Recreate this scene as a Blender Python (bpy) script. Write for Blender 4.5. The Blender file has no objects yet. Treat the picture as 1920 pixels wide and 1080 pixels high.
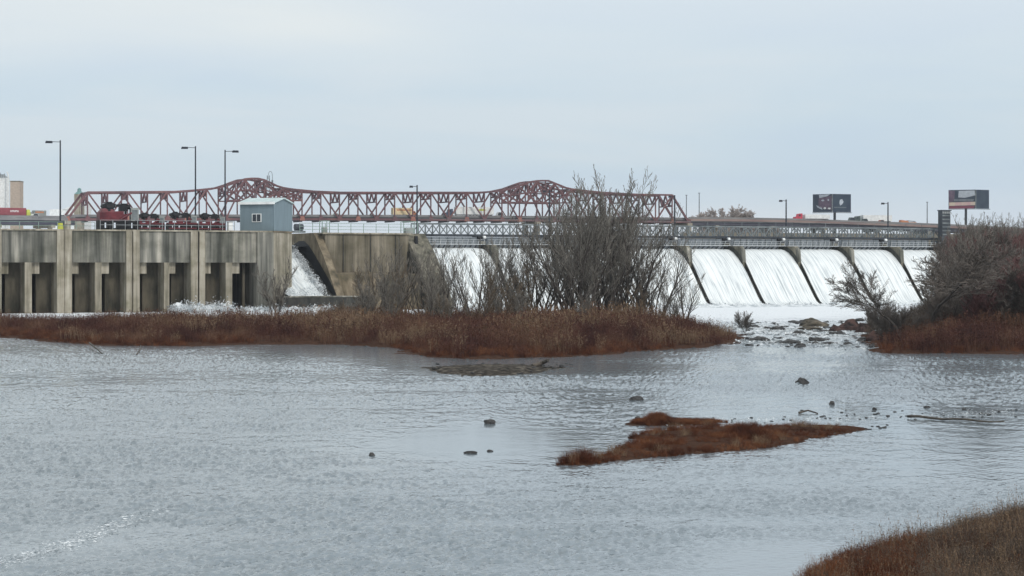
import bpy, math, random
import numpy as np
from mathutils import Vector, Matrix, noise as mn

S = bpy.context.scene
COL = S.collection
R = math.radians

# ------------------------------------------------------------------ camera
CH = 6.0            # eye height over the water
F = 4000.0          # focal length in photo pixels (1920 wide)
HY = 500.0          # horizon row
cam = bpy.data.cameras.new('camera')
cam_o = bpy.data.objects.new('camera', cam); COL.objects.link(cam_o)
cam.sensor_width = 36.0
cam.lens = 36.0*F/1920.0
cam.shift_y = (HY-540.0)/1920.0
cam.clip_start = 0.5; cam.clip_end = 9000
cam_o.location = (0, 0, CH); cam_o.rotation_euler = (R(90), 0, 0)
S.camera = cam_o

# ------------------------------------------------------------------ sky and light
SUN_EL, SUN_AZ = 38.0, 142.0      # azimuth clockwise from +Y: behind the camera, to the right
S.view_settings.view_transform = 'Standard'
S.view_settings.look = 'None'
S.view_settings.exposure = 0.13
S.view_settings.gamma = 1.0
W = bpy.data.worlds.new("World"); S.world = W; W.use_nodes = True
nt = W.node_tree; N = nt.nodes; L = nt.links
N.clear()
def nn(t, **k):
    n = N.new(t)
    for a, b in k.items(): setattr(n, a, b)
    return n
wo = nn('ShaderNodeOutputWorld'); bg = nn('ShaderNodeBackground')
sky = nn('ShaderNodeTexSky', sky_type='NISHITA'); sky.sun_disc = False
sky.sun_elevation = R(SUN_EL); sky.sun_rotation = R(SUN_AZ)
sky.air_density = 1.0; sky.dust_density = 2.0
tc = nn('ShaderNodeTexCoord')
mp = nn('ShaderNodeMapping'); mp.inputs['Scale'].default_value = (3.0, 3.0, 22.0); mp.inputs['Location'].default_value = (0.9, 0.3, 0.35)
L.new(tc.outputs['Generated'], mp.inputs['Vector'])
n1 = nn('ShaderNodeTexNoise'); n1.inputs['Scale'].default_value = 1.3; n1.inputs['Detail'].default_value = 5; n1.inputs['Roughness'].default_value = 0.48
n1.inputs['Distortion'].default_value = 0.35
L.new(mp.outputs[0], n1.inputs['Vector'])
r1 = nn('ShaderNodeValToRGB')
e = r1.color_ramp.elements
e[0].position = 0.42; e[0].color = (0.530, 0.640, 0.745, 1)
e[1].position = 0.68; e[1].color = (0.61, 0.69, 0.75, 1)
m_ = e.new(0.55); m_.color = (0.560, 0.665, 0.745, 1)
L.new(n1.outputs['Fac'], r1.inputs['Fac'])
sep = nn('ShaderNodeSeparateXYZ'); L.new(tc.outputs['Generated'], sep.inputs[0])
# pale band of cloud low on the horizon
mr = nn('ShaderNodeMapRange'); mr.inputs['From Min'].default_value = 0.0; mr.inputs['From Max'].default_value = 0.045
mr.inputs['To Min'].default_value = 1.0; mr.inputs['To Max'].default_value = 0.0; mr.clamp = True
L.new(sep.outputs['Z'], mr.inputs['Value'])
pw = nn('ShaderNodeMath', operation='POWER'); pw.inputs[1].default_value = 1.5; L.new(mr.outputs[0], pw.inputs[0])
mxh = nn('ShaderNodeMix', data_type='RGBA'); mxh.inputs['B'].default_value = (0.83, 0.86, 0.91, 1)
L.new(pw.outputs[0], mxh.inputs['Factor']); L.new(r1.outputs[0], mxh.inputs['A'])
# higher cloud, lighter upward
mr2 = nn('ShaderNodeMapRange'); mr2.inputs['From Min'].default_value = 0.075; mr2.inputs['From Max'].default_value = 0.13
mr2.inputs['To Min'].default_value = 0.0; mr2.inputs['To Max'].default_value = 0.65; mr2.clamp = True
L.new(sep.outputs['Z'], mr2.inputs['Value'])
mxt = nn('ShaderNodeMix', data_type='RGBA'); mxt.inputs['B'].default_value = (0.70, 0.755, 0.795, 1)
L.new(mr2.outputs[0], mxt.inputs['Factor']); L.new(mxh.outputs['Result'], mxt.inputs['A'])
vs = nn('ShaderNodeVectorMath', operation='SCALE'); vs.inputs['Scale'].default_value = 0.10
L.new(sky.outputs[0], vs.inputs[0])
mxs = nn('ShaderNodeMix', data_type='RGBA'); mxs.inputs['Factor'].default_value = 0.93
L.new(vs.outputs[0], mxs.inputs['A']); L.new(mxt.outputs['Result'], mxs.inputs['B'])
# a brighter cream cloud bank high on the left
ca = nn('ShaderNodeMapRange', interpolation_type='SMOOTHSTEP'); ca.inputs['From Min'].default_value = 0.03; ca.inputs['From Max'].default_value = -0.12; L.new(sep.outputs['X'], ca.inputs['Value'])
cb_ = nn('ShaderNodeMapRange', interpolation_type='SMOOTHSTEP'); cb_.inputs['From Min'].default_value = 0.085; cb_.inputs['From Max'].default_value = 0.110; L.new(sep.outputs['Z'], cb_.inputs['Value'])
cn = nn('ShaderNodeMapRange'); cn.inputs['From Min'].default_value = 0.35; cn.inputs['From Max'].default_value = 0.6; cn.inputs['To Min'].default_value = 0.35; L.new(n1.outputs['Fac'], cn.inputs['Value'])
c1 = nn('ShaderNodeMath', operation='MULTIPLY'); L.new(ca.outputs[0], c1.inputs[0]); L.new(cb_.outputs[0], c1.inputs[1])
c2 = nn('ShaderNodeMath', operation='MULTIPLY'); L.new(c1.outputs[0], c2.inputs[0]); L.new(cn.outputs[0], c2.inputs[1])
mxc = nn('ShaderNodeMix', data_type='RGBA'); mxc.inputs['B'].default_value = (0.70, 0.75, 0.765, 1)
L.new(c2.outputs[0], mxc.inputs['Factor']); L.new(mxs.outputs['Result'], mxc.inputs['A'])
L.new(mxc.outputs['Result'], bg.inputs['Color']); bg.inputs['Strength'].default_value = 1.03
L.new(bg.outputs[0], wo.inputs['Surface'])

sl = bpy.data.lights.new('sun', 'SUN'); sl.energy = 1.5; sl.angle = R(11); sl.color = (1.0, 0.96, 0.90)
so = bpy.data.objects.new('sun', sl); COL.objects.link(so)
sd = Vector((math.sin(R(SUN_AZ))*math.cos(R(SUN_EL)), math.cos(R(SUN_AZ))*math.cos(R(SUN_EL)), math.sin(R(SUN_EL))))
so.rotation_euler = sd.to_track_quat('Z', 'Y').to_euler(); so.location = sd*200

S.cycles.max_bounces = 5; S.cycles.diffuse_bounces = 2; S.cycles.glossy_bounces = 3
S.cycles.volume_bounces = 0; S.cycles.use_denoising = True

# ------------------------------------------------------------------ projection and dam frame
def at(px, py, Y):
    return Vector(((px-960.0)/F*Y, Y, CH+(HY-py)/F*Y))
def onw(px, py, z=0.0):
    Y = (CH-z)*F/(py-HY)
    return Vector(((px-960.0)/F*Y, Y, z))
PHI = R(27.0)
UX, UY = math.cos(PHI), math.sin(PHI)          # along the dam, to the right and away
T0 = (-0.4, 305.0)
def D(t, s, z):                                # t along the dam, s upstream of the toe
    return Vector((T0[0]+UX*t-UY*s, T0[1]+UY*t+UX*s, z))
def tpx(px, s=0.0):                            # the t at which the dam frame crosses a bearing
    k = (px-960.0)/F
    ax = T0[0]-UY*s; ay = T0[1]+UX*s
    return (k*ay-ax)/(UX-k*UY)

# ------------------------------------------------------------------ materials
def mat(name, cols, scale=(1,1,1), ns=1.0, detail=5, rough=0.85, bump=0.0, bscale=None, metal=0.0,
        cols2=None, scale2=(1,1,1), ns2=1.0, mode='MIX', fac2=0.5, nrough=0.6, spec=0.3):
    m = bpy.data.materials.new(name); m.use_nodes = True
    nt = m.node_tree; n = nt.nodes; l = nt.links
    b = n['Principled BSDF']; b.inputs['Roughness'].default_value = rough; b.inputs['Metallic'].default_value = metal
    b.inputs['Specular IOR Level'].default_value = spec
    if not isinstance(cols, list):
        cols = [(0.3, tuple(c*0.82 for c in cols)), (0.7, tuple(min(1, c*1.15) for c in cols))]
    geo = n.new('ShaderNodeNewGeometry')
    def layer(cols, scale, ns):
        mp = n.new('ShaderNodeMapping'); mp.inputs['Scale'].default_value = scale
        l.new(geo.outputs['Position'], mp.inputs['Vector'])
        tx = n.new('ShaderNodeTexNoise'); tx.inputs['Scale'].default_value = ns; tx.inputs['Detail'].default_value = detail
        tx.inputs['Roughness'].default_value = nrough
        l.new(mp.outputs[0], tx.inputs['Vector'])
        rp = n.new('ShaderNodeValToRGB'); el = rp.color_ramp.elements
        el[0].position = cols[0][0]; el[0].color = (*cols[0][1], 1)
        el[1].position = cols[-1][0]; el[1].color = (*cols[-1][1], 1)
        for p, c in cols[1:-1]:
            q = el.new(p); q.color = (*c, 1)
        l.new(tx.outputs['Fac'], rp.inputs['Fac'])
        return rp.outputs[0], tx.outputs['Fac']
    c, f = layer(cols, scale, ns)
    if cols2:
        c2, f2 = layer(cols2, scale2, ns2)
        mx = n.new('ShaderNodeMix'); mx.data_type = 'RGBA'; mx.blend_type = mode; mx.inputs['Factor'].default_value = fac2
        l.new(c, mx.inputs['A']); l.new(c2, mx.inputs['B']); c = mx.outputs['Result']
    l.new(c, b.inputs['Base Color'])
    if bump:
        bp = n.new('ShaderNodeBump'); bp.inputs['Strength'].default_value = bump; bp.inputs['Distance'].default_value = 0.1
        l.new(f, bp.inputs['Height']); l.new(bp.outputs[0], b.inputs['Normal'])
    return m

M = {}
M['concrete'] = mat('stained_concrete', [(0.34, (0.065, 0.066, 0.057)), (0.45, (0.150, 0.147, 0.128)), (0.55, (0.26, 0.248, 0.212)), (0.66, (0.47, 0.435, 0.37))],
                    scale=(0.9, 0.9, 0.045), ns=1.0, detail=6, rough=0.9, bump=0.3,
                    cols2=[(0.38, (0.33, 0.35, 0.31)), (0.58, (1, 1, 1))], scale2=(0.14, 0.14, 0.16), ns2=1.0, mode='MULTIPLY', fac2=0.85)
M['concrete_pale'] = mat('pale_concrete', [(0.3, (0.16, 0.145, 0.11)), (0.5, (0.33, 0.295, 0.235)), (0.7, (0.48, 0.44, 0.36))],
                    scale=(1.6, 1.6, 0.09), ns=1.0, detail=6, rough=0.9, bump=0.3,
                    cols2=[(0.3, (0.5, 0.5, 0.42)), (0.6, (1, 1, 1))], scale2=(0.5, 0.5, 0.5), ns2=1.0, mode='MULTIPLY', fac2=0.8)
M['concrete_mid'] = mat('streaked_tan_concrete', [(0.32, (0.075, 0.068, 0.050)), (0.45, (0.155, 0.135, 0.10)), (0.68, (0.30, 0.26, 0.20))],
                    scale=(1.3, 1.3, 0.07), ns=1.0, detail=7, rough=0.9, bump=0.3,
                    cols2=[(0.3, (0.55, 0.55, 0.48)), (0.6, (1, 1, 1))], scale2=(0.3, 0.3, 0.4), ns2=1.0, mode='MULTIPLY', fac2=0.9)
M['concrete_tan'] = mat('weathered_tan_concrete', [(0.32, (0.10, 0.085, 0.062)), (0.5, (0.22, 0.175, 0.12)), (0.7, (0.34, 0.28, 0.20))],
                    scale=(0.9, 0.9, 0.35), ns=1.0, detail=8, rough=0.92, bump=0.4,
                    cols2=[(0.35, (0.45, 0.47, 0.40)), (0.6, (1, 1, 1))], scale2=(0.3, 0.3, 0.3), ns2=1.2, mode='MULTIPLY', fac2=0.9)
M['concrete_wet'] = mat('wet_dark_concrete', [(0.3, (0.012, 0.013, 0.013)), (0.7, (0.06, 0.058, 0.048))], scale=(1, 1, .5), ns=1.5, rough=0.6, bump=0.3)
M['concrete_shade'] = mat('shaded_olive_concrete', [(0.3, (0.030, 0.029, 0.021)), (0.7, (0.125, 0.108, 0.078))], scale=(0.8, 0.8, 0.25), ns=1.2, detail=8, rough=0.9, bump=0.4)  # olive concrete with the shade of the recesses put into its colour
M['concrete_green'] = mat('mossy_concrete', [(0.34, (0.050, 0.049, 0.038)), (0.5, (0.135, 0.125, 0.095)), (0.68, (0.25, 0.225, 0.175))],
                    scale=(1.0, 1.0, 0.25), ns=1.2, detail=8, rough=0.92, bump=0.4)
M['dark'] = mat('dark_gate_steel_and_wet_shade', (0.012, 0.013, 0.016), rough=0.7)
M['pole'] = mat('dark_painted_pole', (0.025, 0.03, 0.042), rough=0.5)
M['galv'] = mat('galvanised_rail', (0.27, 0.285, 0.29), ns=2.0, rough=0.5)
M['palerail'] = mat('pale_galvanised_walkway', (0.50, 0.52, 0.53), ns=2.0, rough=0.5)
M['greenrail'] = mat('pale_green_rail', (0.25, 0.34, 0.30), ns=2.0, rough=0.5)
M['steel_grey'] = mat('weathered_grey_steel', [(0.3, (0.085, 0.10, 0.11)), (0.7, (0.25, 0.275, 0.28))], scale=(1,1,1), ns=0.7, rough=0.6)
M['steel_dark'] = mat('dark_grey_steel', [(0.3, (0.03, 0.036, 0.045)), (0.7, (0.07, 0.08, 0.095))], ns=0.7, rough=0.6)
M['gate'] = mat('blue_grey_gate', [(0.3, (0.10, 0.12, 0.14)), (0.7, (0.22, 0.24, 0.26))], scale=(1.5, 1.5, 0.2), ns=0.7, rough=0.6)
M['red'] = mat('faded_red_bridge_paint', [(0.3, (0.095, 0.050, 0.058)), (0.55, (0.150, 0.066, 0.070)), (0.75, (0.25, 0.118, 0.100))], ns=0.15, rough=0.6)
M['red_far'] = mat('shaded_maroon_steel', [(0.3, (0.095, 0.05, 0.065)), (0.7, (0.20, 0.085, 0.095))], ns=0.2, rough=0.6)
M['rust'] = mat('orange_primer_patch', [(0.3, (0.26, 0.10, 0.085)), (0.7, (0.38, 0.17, 0.12))], ns=0.3, rough=0.7)
M['deckgrey'] = mat('grey_deck_barrier', [(0.3, (0.15, 0.15, 0.155)), (0.7, (0.27, 0.26, 0.255))], scale=(.5,.5,2), ns=0.3, rough=0.85)
M['girder'] = mat('dark_blue_girder', [(0.3, (0.03, 0.035, 0.055)), (0.7, (0.08, 0.075, 0.10))], ns=0.2, rough=0.6)
M['brownrail'] = mat('brown_bridge_fascia', [(0.3, (0.20, 0.13, 0.125)), (0.7, (0.36, 0.27, 0.235))], scale=(.4,.4,1), ns=0.15, rough=0.8)
M['machine'] = mat('dark_red_machine_paint', [(0.3, (0.07, 0.012, 0.018)), (0.7, (0.17, 0.030, 0.040))], ns=0.9, rough=0.5)
M['black'] = mat('black_rubber_and_grease', (0.008, 0.009, 0.012), rough=0.6)
M['cabinet'] = mat('grey_cabinet_paint', (0.30, 0.315, 0.30), rough=0.6)
M['hut'] = mat('blue_grey_siding', [(0.3, (0.155, 0.205, 0.235)), (0.7, (0.195, 0.255, 0.285))], scale=(3, 3, .3), ns=0.8, rough=0.7)
M['white'] = mat('white_paint', (0.82, 0.83, 0.82), rough=0.6)
M['roofing'] = mat('pale_metal_roofing', (0.52, 0.62, 0.62), rough=0.5)
M['glass'] = mat('dark_window_glass', (0.012, 0.018, 0.026), rough=0.1, spec=0.6)
M['yellow'] = mat('yellow_green_paint', (0.55, 0.58, 0.09), rough=0.6)
M['tan'] = mat('tan_cladding', (0.52, 0.42, 0.34), rough=0.8)
M['copper'] = mat('verdigris_copper', (0.17, 0.30, 0.29), rough=0.7)
M['container'] = mat('maroon_container', (0.27, 0.062, 0.075), rough=0.6)
M['cream'] = mat('cream_box_body', (0.78, 0.62, 0.38), rough=0.6)
M['orange'] = mat('orange_paint', (0.52, 0.20, 0.09), rough=0.6)
M['cabblue'] = mat('dark_blue_cab', (0.065, 0.085, 0.14), rough=0.4)
M['cabred'] = mat('bright_red_cab', (0.60, 0.05, 0.09), rough=0.4)
M['cabgreen'] = mat('dark_green_van', (0.07, 0.095, 0.085), rough=0.4)
M['navy'] = mat('navy_poster', [(0.3, (0.012, 0.024, 0.055)), (0.7, (0.035, 0.06, 0.085))], ns=0.3, rough=0.5)
M['plum'] = mat('plum_poster', [(0.3, (0.07, 0.045, 0.085)), (0.7, (0.19, 0.12, 0.17))], ns=0.6, rough=0.5)
M['palepost'] = mat('pale_poster_patch', (0.50, 0.54, 0.60), rough=0.6)
M['pinkpost'] = mat('pink_cream_poster_band', [(0.4, (0.66, 0.42, 0.42)), (0.6, (0.72, 0.60, 0.46))], scale=(1,1,.1), ns=0.4, rough=0.6)
M['redpost'] = mat('maroon_poster_band', (0.24, 0.055, 0.09), rough=0.6)
M['bark'] = mat('grey_brown_bark', [(0.3, (0.035, 0.030, 0.028)), (0.7, (0.10, 0.085, 0.075))], scale=(3, 3, 1), ns=1.0, rough=0.95)
M['twig'] = mat('grey_twigs', [(0.3, (0.125, 0.116, 0.102)), (0.7, (0.25, 0.228, 0.198))], ns=0.35, rough=0.95)
M['twigbank'] = mat('brown_grey_twigs', [(0.3, (0.085, 0.074, 0.066)), (0.7, (0.20, 0.172, 0.150))], ns=0.35, rough=0.95)
M['twigred'] = mat('maroon_twigs', [(0.3, (0.12, 0.060, 0.060)), (0.7, (0.22, 0.12, 0.11))], ns=0.2, rough=0.95)
M['twigtan'] = mat('tan_twigs', [(0.3, (0.11, 0.085, 0.06)), (0.7, (0.22, 0.17, 0.12))], ns=0.3, rough=0.95)
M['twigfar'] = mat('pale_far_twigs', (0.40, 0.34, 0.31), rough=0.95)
M['brush'] = mat('dry_maroon_brown_brush', [(0.36, (0.050, 0.023, 0.020)), (0.47, (0.095, 0.042, 0.032)), (0.56, (0.120, 0.064, 0.042)), (0.66, (0.18, 0.102, 0.066))],
                 scale=(1, 0.35, 1.0), ns=0.30, detail=4, nrough=0.6, rough=0.95, spec=0.1)
M['brushgrey'] = mat('dry_grey_brush', [(0.3, (0.06, 0.045, 0.038)), (0.7, (0.17, 0.135, 0.105))], ns=0.4, detail=9, nrough=0.75, rough=0.95, spec=0.1)
M['rustgrass'] = mat('rust_dry_grass', [(0.34, (0.040, 0.016, 0.011)), (0.48, (0.100, 0.037, 0.021)), (0.66, (0.23, 0.098, 0.047))],
                 scale=(1, 0.5, 1.5), ns=0.9, detail=5, nrough=0.7, rough=0.95, spec=0.1)
M['tangrass'] = mat('tan_dry_grass', [(0.30, (0.09, 0.052, 0.032)), (0.5, (0.19, 0.125, 0.08)), (0.7, (0.34, 0.25, 0.165))],
                 scale=(1, 1, 1), ns=1.5, detail=9, nrough=0.75, rough=0.95, spec=0.1)
M['bare'] = mat('dark_plant_litter', [(0.3, (0.030, 0.017, 0.012)), (0.6, (0.085, 0.045, 0.03)), (0.75, (0.13, 0.08, 0.05))], ns=2.2, detail=10, nrough=0.75, rough=0.98, bump=0.9, spec=0.02)
M['gravel'] = mat('dark_river_gravel', [(0.38, (0.012, 0.011, 0.010)), (0.52, (0.060, 0.050, 0.040)), (0.66, (0.20, 0.175, 0.145))], ns=3.0, detail=8, rough=0.95, bump=0.8, spec=0.04)
M['rock'] = mat('dark_wet_rock', [(0.3, (0.016, 0.016, 0.018)), (0.7, (0.085, 0.08, 0.075))], ns=2.0, detail=8, rough=0.65, bump=0.8)
M['rocktan'] = mat('tan_ledge_rock', [(0.38, (0.035, 0.032, 0.026)), (0.66, (0.19, 0.16, 0.12))], scale=(1,1,3), ns=0.8, detail=8, rough=0.9, bump=0.8)
M['rockred'] = mat('reddish_rubble_rock', [(0.38, (0.014, 0.011, 0.011)), (0.64, (0.095, 0.055, 0.047))], ns=1.6, detail=8, rough=0.9, bump=0.8)
M['wood'] = mat('wet_driftwood', [(0.3, (0.035, 0.030, 0.027)), (0.7, (0.15, 0.125, 0.10))], ns=3.0, rough=0.85, bump=0.5)
M['land'] = mat('dull_winter_ground', [(0.3, (0.085, 0.075, 0.05)), (0.7, (0.17, 0.14, 0.10))], ns=0.05, detail=9, rough=0.98)
M['asphalt'] = mat('asphalt', (0.055, 0.055, 0.055), rough=0.9)

def water_material():
    m = bpy.data.materials.new('river_water'); m.use_nodes = True
    nt = m.node_tree; n = nt.nodes; l = nt.links
    b = n['Principled BSDF']; b.inputs['IOR'].default_value = 2.3
    geo = n.new('ShaderNodeNewGeometry')
    def tex(scale, ns, detail, rough=0.55, dist=0.0):
        mp = n.new('ShaderNodeMapping'); mp.inputs['Scale'].default_value = scale
        l.new(geo.outputs['Position'], mp.inputs['Vector'])
        t = n.new('ShaderNodeTexNoise'); t.inputs['Scale'].default_value = ns; t.inputs['Detail'].default_value = detail
        t.inputs['Roughness'].default_value = rough; t.inputs['Distortion'].default_value = dist
        l.new(mp.outputs[0], t.inputs['Vector']); return t.outputs['Fac']
    def rng(v, a, b_, c, d):
        r = n.new('ShaderNodeMapRange'); r.inputs['From Min'].default_value = a; r.inputs['From Max'].default_value = b_
        r.inputs['To Min'].default_value = c; r.inputs['To Max'].default_value = d; l.new(v, r.inputs['Value']); return r.outputs[0]
    def mth(op, a, b_):
        k = n.new('ShaderNodeMath'); k.operation = op
        for i, v in enumerate((a, b_)):
            if isinstance(v, (int, float)): k.inputs[i].default_value = v
            else: l.new(v, k.inputs[i])
        return k.outputs[0]
    fine = tex((1.0, 0.40, 1), 3.4, 3, 0.6)
    mid = tex((1.0, 0.50, 1), 1.25, 3, 0.55, 0.3)
    big = tex((1.0, 0.7, 1), 0.35, 2, 0.5)
    h = mth('ADD', mth('MULTIPLY', fine, 0.20), mth('ADD', mth('MULTIPLY', mid, 0.52), mth('MULTIPLY', big, 0.45)))
    bp = n.new('ShaderNodeBump'); bp.inputs['Distance'].default_value = 1.0
    at_ = n.new('ShaderNodeAttribute'); at_.attribute_name = 'chop'
    l.new(h, bp.inputs['Height']); l.new(mth('MULTIPLY', at_.outputs['Fac'], 0.34), bp.inputs['Strength'])
    l.new(bp.outputs[0], b.inputs['Normal'])
    # foam patches: near the toe of the dam and over the rapids
    dist = n.new('ShaderNodeVectorMath'); dist.operation = 'DOT_PRODUCT'; dist.inputs[1].default_value = (UY, -UX, 0)
    l.new(geo.outputs['Position'], dist.inputs[0])
    c0 = T0[0]*UY - T0[1]*UX
    down = mth('SUBTRACT', dist.outputs['Value'], c0)         # metres downstream of the toe
    sx = n.new('ShaderNodeSeparateXYZ'); l.new(geo.outputs['Position'], sx.inputs[0])
    near = rng(down, 6.0, 85.0, 0.50, 0.0)
    ftx = tex((0.35, 0.5, 1), 1.0, 8, 0.68, 0.4)
    rx = mth('MULTIPLY', rng(sx.outputs['X'], 14.0, 24.0, 0, 1), rng(sx.outputs['Y'], 158.0, 185.0, 0.0, 0.24))
    fm = mth('ADD', mth('ADD', near, rx), ftx)
    foam = rng(fm, 0.66, 0.86, 0.0, 1.0)
    mx = n.new('ShaderNodeMix'); mx.data_type = 'RGBA'
    mx.inputs['A'].default_value = (0.165, 0.200, 0.222, 1); mx.inputs['B'].default_value = (0.78, 0.80, 0.82, 1)
    l.new(foam, mx.inputs['Factor']); l.new(mx.outputs['Result'], b.inputs['Base Color'])
    l.new(rng(foam, 0, 1, 0.11, 0.7), b.inputs['Roughness'])
    return m
M['water'] = water_material()

def fall_material(name, dark, streak=1.0):
    m = bpy.data.materials.new(name); m.use_nodes = True
    nt = m.node_tree; n = nt.nodes; l = nt.links
    b = n['Principled BSDF']; b.inputs['Roughness'].default_value = 0.6
    geo = n.new('ShaderNodeNewGeometry')
    d1 = n.new('ShaderNodeVectorMath'); d1.operation = 'DOT_PRODUCT'; d1.inputs[1].default_value = (UX, UY, 0)
    l.new(geo.outputs['Position'], d1.inputs[0])
    sx = n.new('ShaderNodeSeparateXYZ'); l.new(geo.outputs['Position'], sx.inputs[0])
    cb = n.new('ShaderNodeCombineXYZ'); l.new(d1.outputs['Value'], cb.inputs[0]); l.new(sx.outputs['Z'], cb.inputs[1])
    def tex(sc, ns, det):
        mp = n.new('ShaderNodeMapping'); mp.inputs['Scale'].default_value = sc; l.new(cb.outputs[0], mp.inputs['Vector'])
        t = n.new('ShaderNodeTexNoise'); t.inputs['Scale'].default_value = ns; t.inputs['Detail'].default_value = det
        l.new(mp.outputs[0], t.inputs['Vector']); return t.outputs['Fac']
    a = tex((4.5, 0.12, 1), 1.0, 5); c = tex((1.6, 0.5, 1), 1.0, 4)
    ad = n.new('ShaderNodeMath'); ad.operation = 'MULTIPLY_ADD'; ad.inputs[1].default_value = 0.45
    l.new(c, ad.inputs[0]); l.new(a, ad.inputs[2])
    rp = n.new('ShaderNodeValToRGB'); el = rp.color_ramp.elements
    el[0].position = 0.50; el[0].color = (*dark, 1)
    el[1].position = 0.80; el[1].color = (0.84, 0.86, 0.85, 1)
    q = el.new(0.64); q.color = (0.63, 0.665, 0.675, 1)
    l.new(ad.outputs[0], rp.inputs['Fac']); l.new(rp.outputs[0], b.inputs['Base Color'])
    bp = n.new('ShaderNodeBump'); bp.inputs['Strength'].default_value = 0.4; bp.inputs['Distance'].default_value = 0.12
    l.new(a, bp.inputs['Height']); l.new(bp.outputs[0], b.inputs['Normal'])
    return m
M['fall'] = fall_material('falling_white_water', (0.40, 0.44, 0.46))
M['foam'] = mat('white_foam', [(0.36, (0.36, 0.40, 0.43)), (0.58, (0.80, 0.82, 0.83))], ns=0.9, detail=7, rough=0.7, bump=0.5)

# ------------------------------------------------------------------ mesh helpers
def link(o, parent=None):
    COL.objects.link(o)
    if parent is not None: o.parent = parent
    return o
def tag(o, label=None, cat=None, group=None, kind=None):
    if label: o['label'] = label
    if cat: o['category'] = cat
    if group: o['group'] = group
    if kind: o['kind'] = kind
    return o
def empty(name, loc, label, cat, group=None):
    o = bpy.data.objects.new(name, None); o.location = loc; link(o)
    o.empty_display_size = 0.3
    return tag(o, label, cat, group)
def copy_tree(o, parent=None):
    c = o.copy(); COL.objects.link(c)
    if parent is not None: c.parent = parent
    for k in [x for x in o.children]:
        copy_tree(k, c)
    return c

class MB:
    def __init__(s): s.v = []; s.f = []
    def poly(s, pts, faces):
        b = len(s.v); s.v += [tuple(p) for p in pts]; s.f += [tuple(b+i for i in f) for f in faces]
    def hexa(s, a, b):      # bottom loop a (4 points), top loop b
        s.poly(list(a)+list(b), [(3,2,1,0), (4,5,6,7), (0,1,5,4), (1,2,6,5), (2,3,7,6), (3,0,4,7)])
    def box(s, c, d, rz=0.0):
        x, y, z = c; a, b, h = d[0]/2, d[1]/2, d[2]/2
        cs, sn = math.cos(rz), math.sin(rz)
        def q(i, j, k): return (x+i*a*cs-j*b*sn, y+i*a*sn+j*b*cs, z+k*h)
        s.hexa([q(-1,-1,-1), q(1,-1,-1), q(1,1,-1), q(-1,1,-1)], [q(-1,-1,1), q(1,-1,1), q(1,1,1), q(-1,1,1)])
    def dbox(s, t0, t1, s0, s1, z0, z1):   # a box in the dam frame
        s.hexa([D(t0,s0,z0), D(t1,s0,z0), D(t1,s1,z0), D(t0,s1,z0)], [D(t0,s0,z1), D(t1,s0,z1), D(t1,s1,z1), D(t0,s1,z1)])
    def beam(s, p, q, w, h=None):
        p = Vector(p); q = Vector(q); h = h or w
        d = (q-p)
        if d.length < 1e-6: return
        d.normalize()
        up = Vector((0,0,1)) if abs(d.z) < 0.95 else Vector((UY,-UX,0))
        sx = d.cross(up).normalized()*(w/2); sy = sx.cross(d).normalized()*(h/2)
        s.hexa([p-sx-sy, p+sx-sy, p+sx+sy, p-sx+sy], [q-sx-sy, q+sx-sy, q+sx+sy, q-sx+sy])
    def tube(s, p, q, r1, r2=None, n=10, cap=True):
        p = Vector(p); q = Vector(q); r2 = r1 if r2 is None else r2
        d = (q-p).normalized(); up = Vector((0,0,1)) if abs(d.z) < 0.95 else Vector((1,0,0))
        sx = d.cross(up).normalized(); sy = sx.cross(d)
        pts = []
        for c, r in ((p, r1), (q, r2)):
            for i in range(n):
                a = 2*math.pi*i/n; pts.append(c+sx*math.cos(a)*r+sy*math.sin(a)*r)
        fs = [(i, (i+1)%n, n+(i+1)%n, n+i) for i in range(n)]
        if cap: fs += [tuple(range(n-1, -1, -1)), tuple(range(n, 2*n))]
        s.poly(pts, fs)
    def prism(s, lo, hi):   # two matching loops
        n = len(lo)
        s.poly(list(lo)+list(hi), [tuple(range(n-1,-1,-1)), tuple(range(n, 2*n))]+[(i, (i+1)%n, n+(i+1)%n, n+i) for i in range(n)])
    def grid(s, rows):
        b = len(s.v); m = len(rows[0])
        for r in rows: s.v += [tuple(p) for p in r]
        for i in range(len(rows)-1):
            for j in range(m-1):
                a = b+i*m+j; s.f.append((a, a+1, a+m+1, a+m))
    def build(s, name, m, parent=None, smooth=False):
        me = bpy.data.meshes.new(name)
        off = Vector((0,0,0))
        if parent is not None:
            p = parent
            while p is not None: off += Vector(p.location); p = p.parent
        me.from_pydata([(x-off.x, y-off.y, z-off.z) for x, y, z in s.v], [], s.f)
        me.materials.append(M[m]); me.validate(); me.update()
        import bmesh
        bm = bmesh.new(); bm.from_mesh(me); bmesh.ops.recalc_face_normals(bm, faces=bm.faces); bm.to_mesh(me); bm.free()
        if smooth: me.polygons.foreach_set('use_smooth', [True]*len(me.polygons))
        return link(bpy.data.objects.new(name, me), parent)

def soup(name, tris, m, parent=None):
    """one mesh out of an (n,3,3) array of triangles"""
    n = len(tris); me = bpy.data.meshes.new(name)
    v = np.asarray(tris, dtype=np.float32).reshape(-1, 3)
    if parent is not None: v = v-np.array(parent.location, dtype=np.float32)
    me.vertices.add(n*3); me.vertices.foreach_set('co', v.ravel())
    me.loops.add(n*3); me.loops.foreach_set('vertex_index', np.arange(n*3, dtype=np.int32))
    me.polygons.add(n); me.polygons.foreach_set('loop_start', np.arange(0, n*3, 3, dtype=np.int32))
    me.materials.append(M[m]); me.update(calc_edges=True)
    return link(bpy.data.objects.new(name, me), parent)

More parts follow.
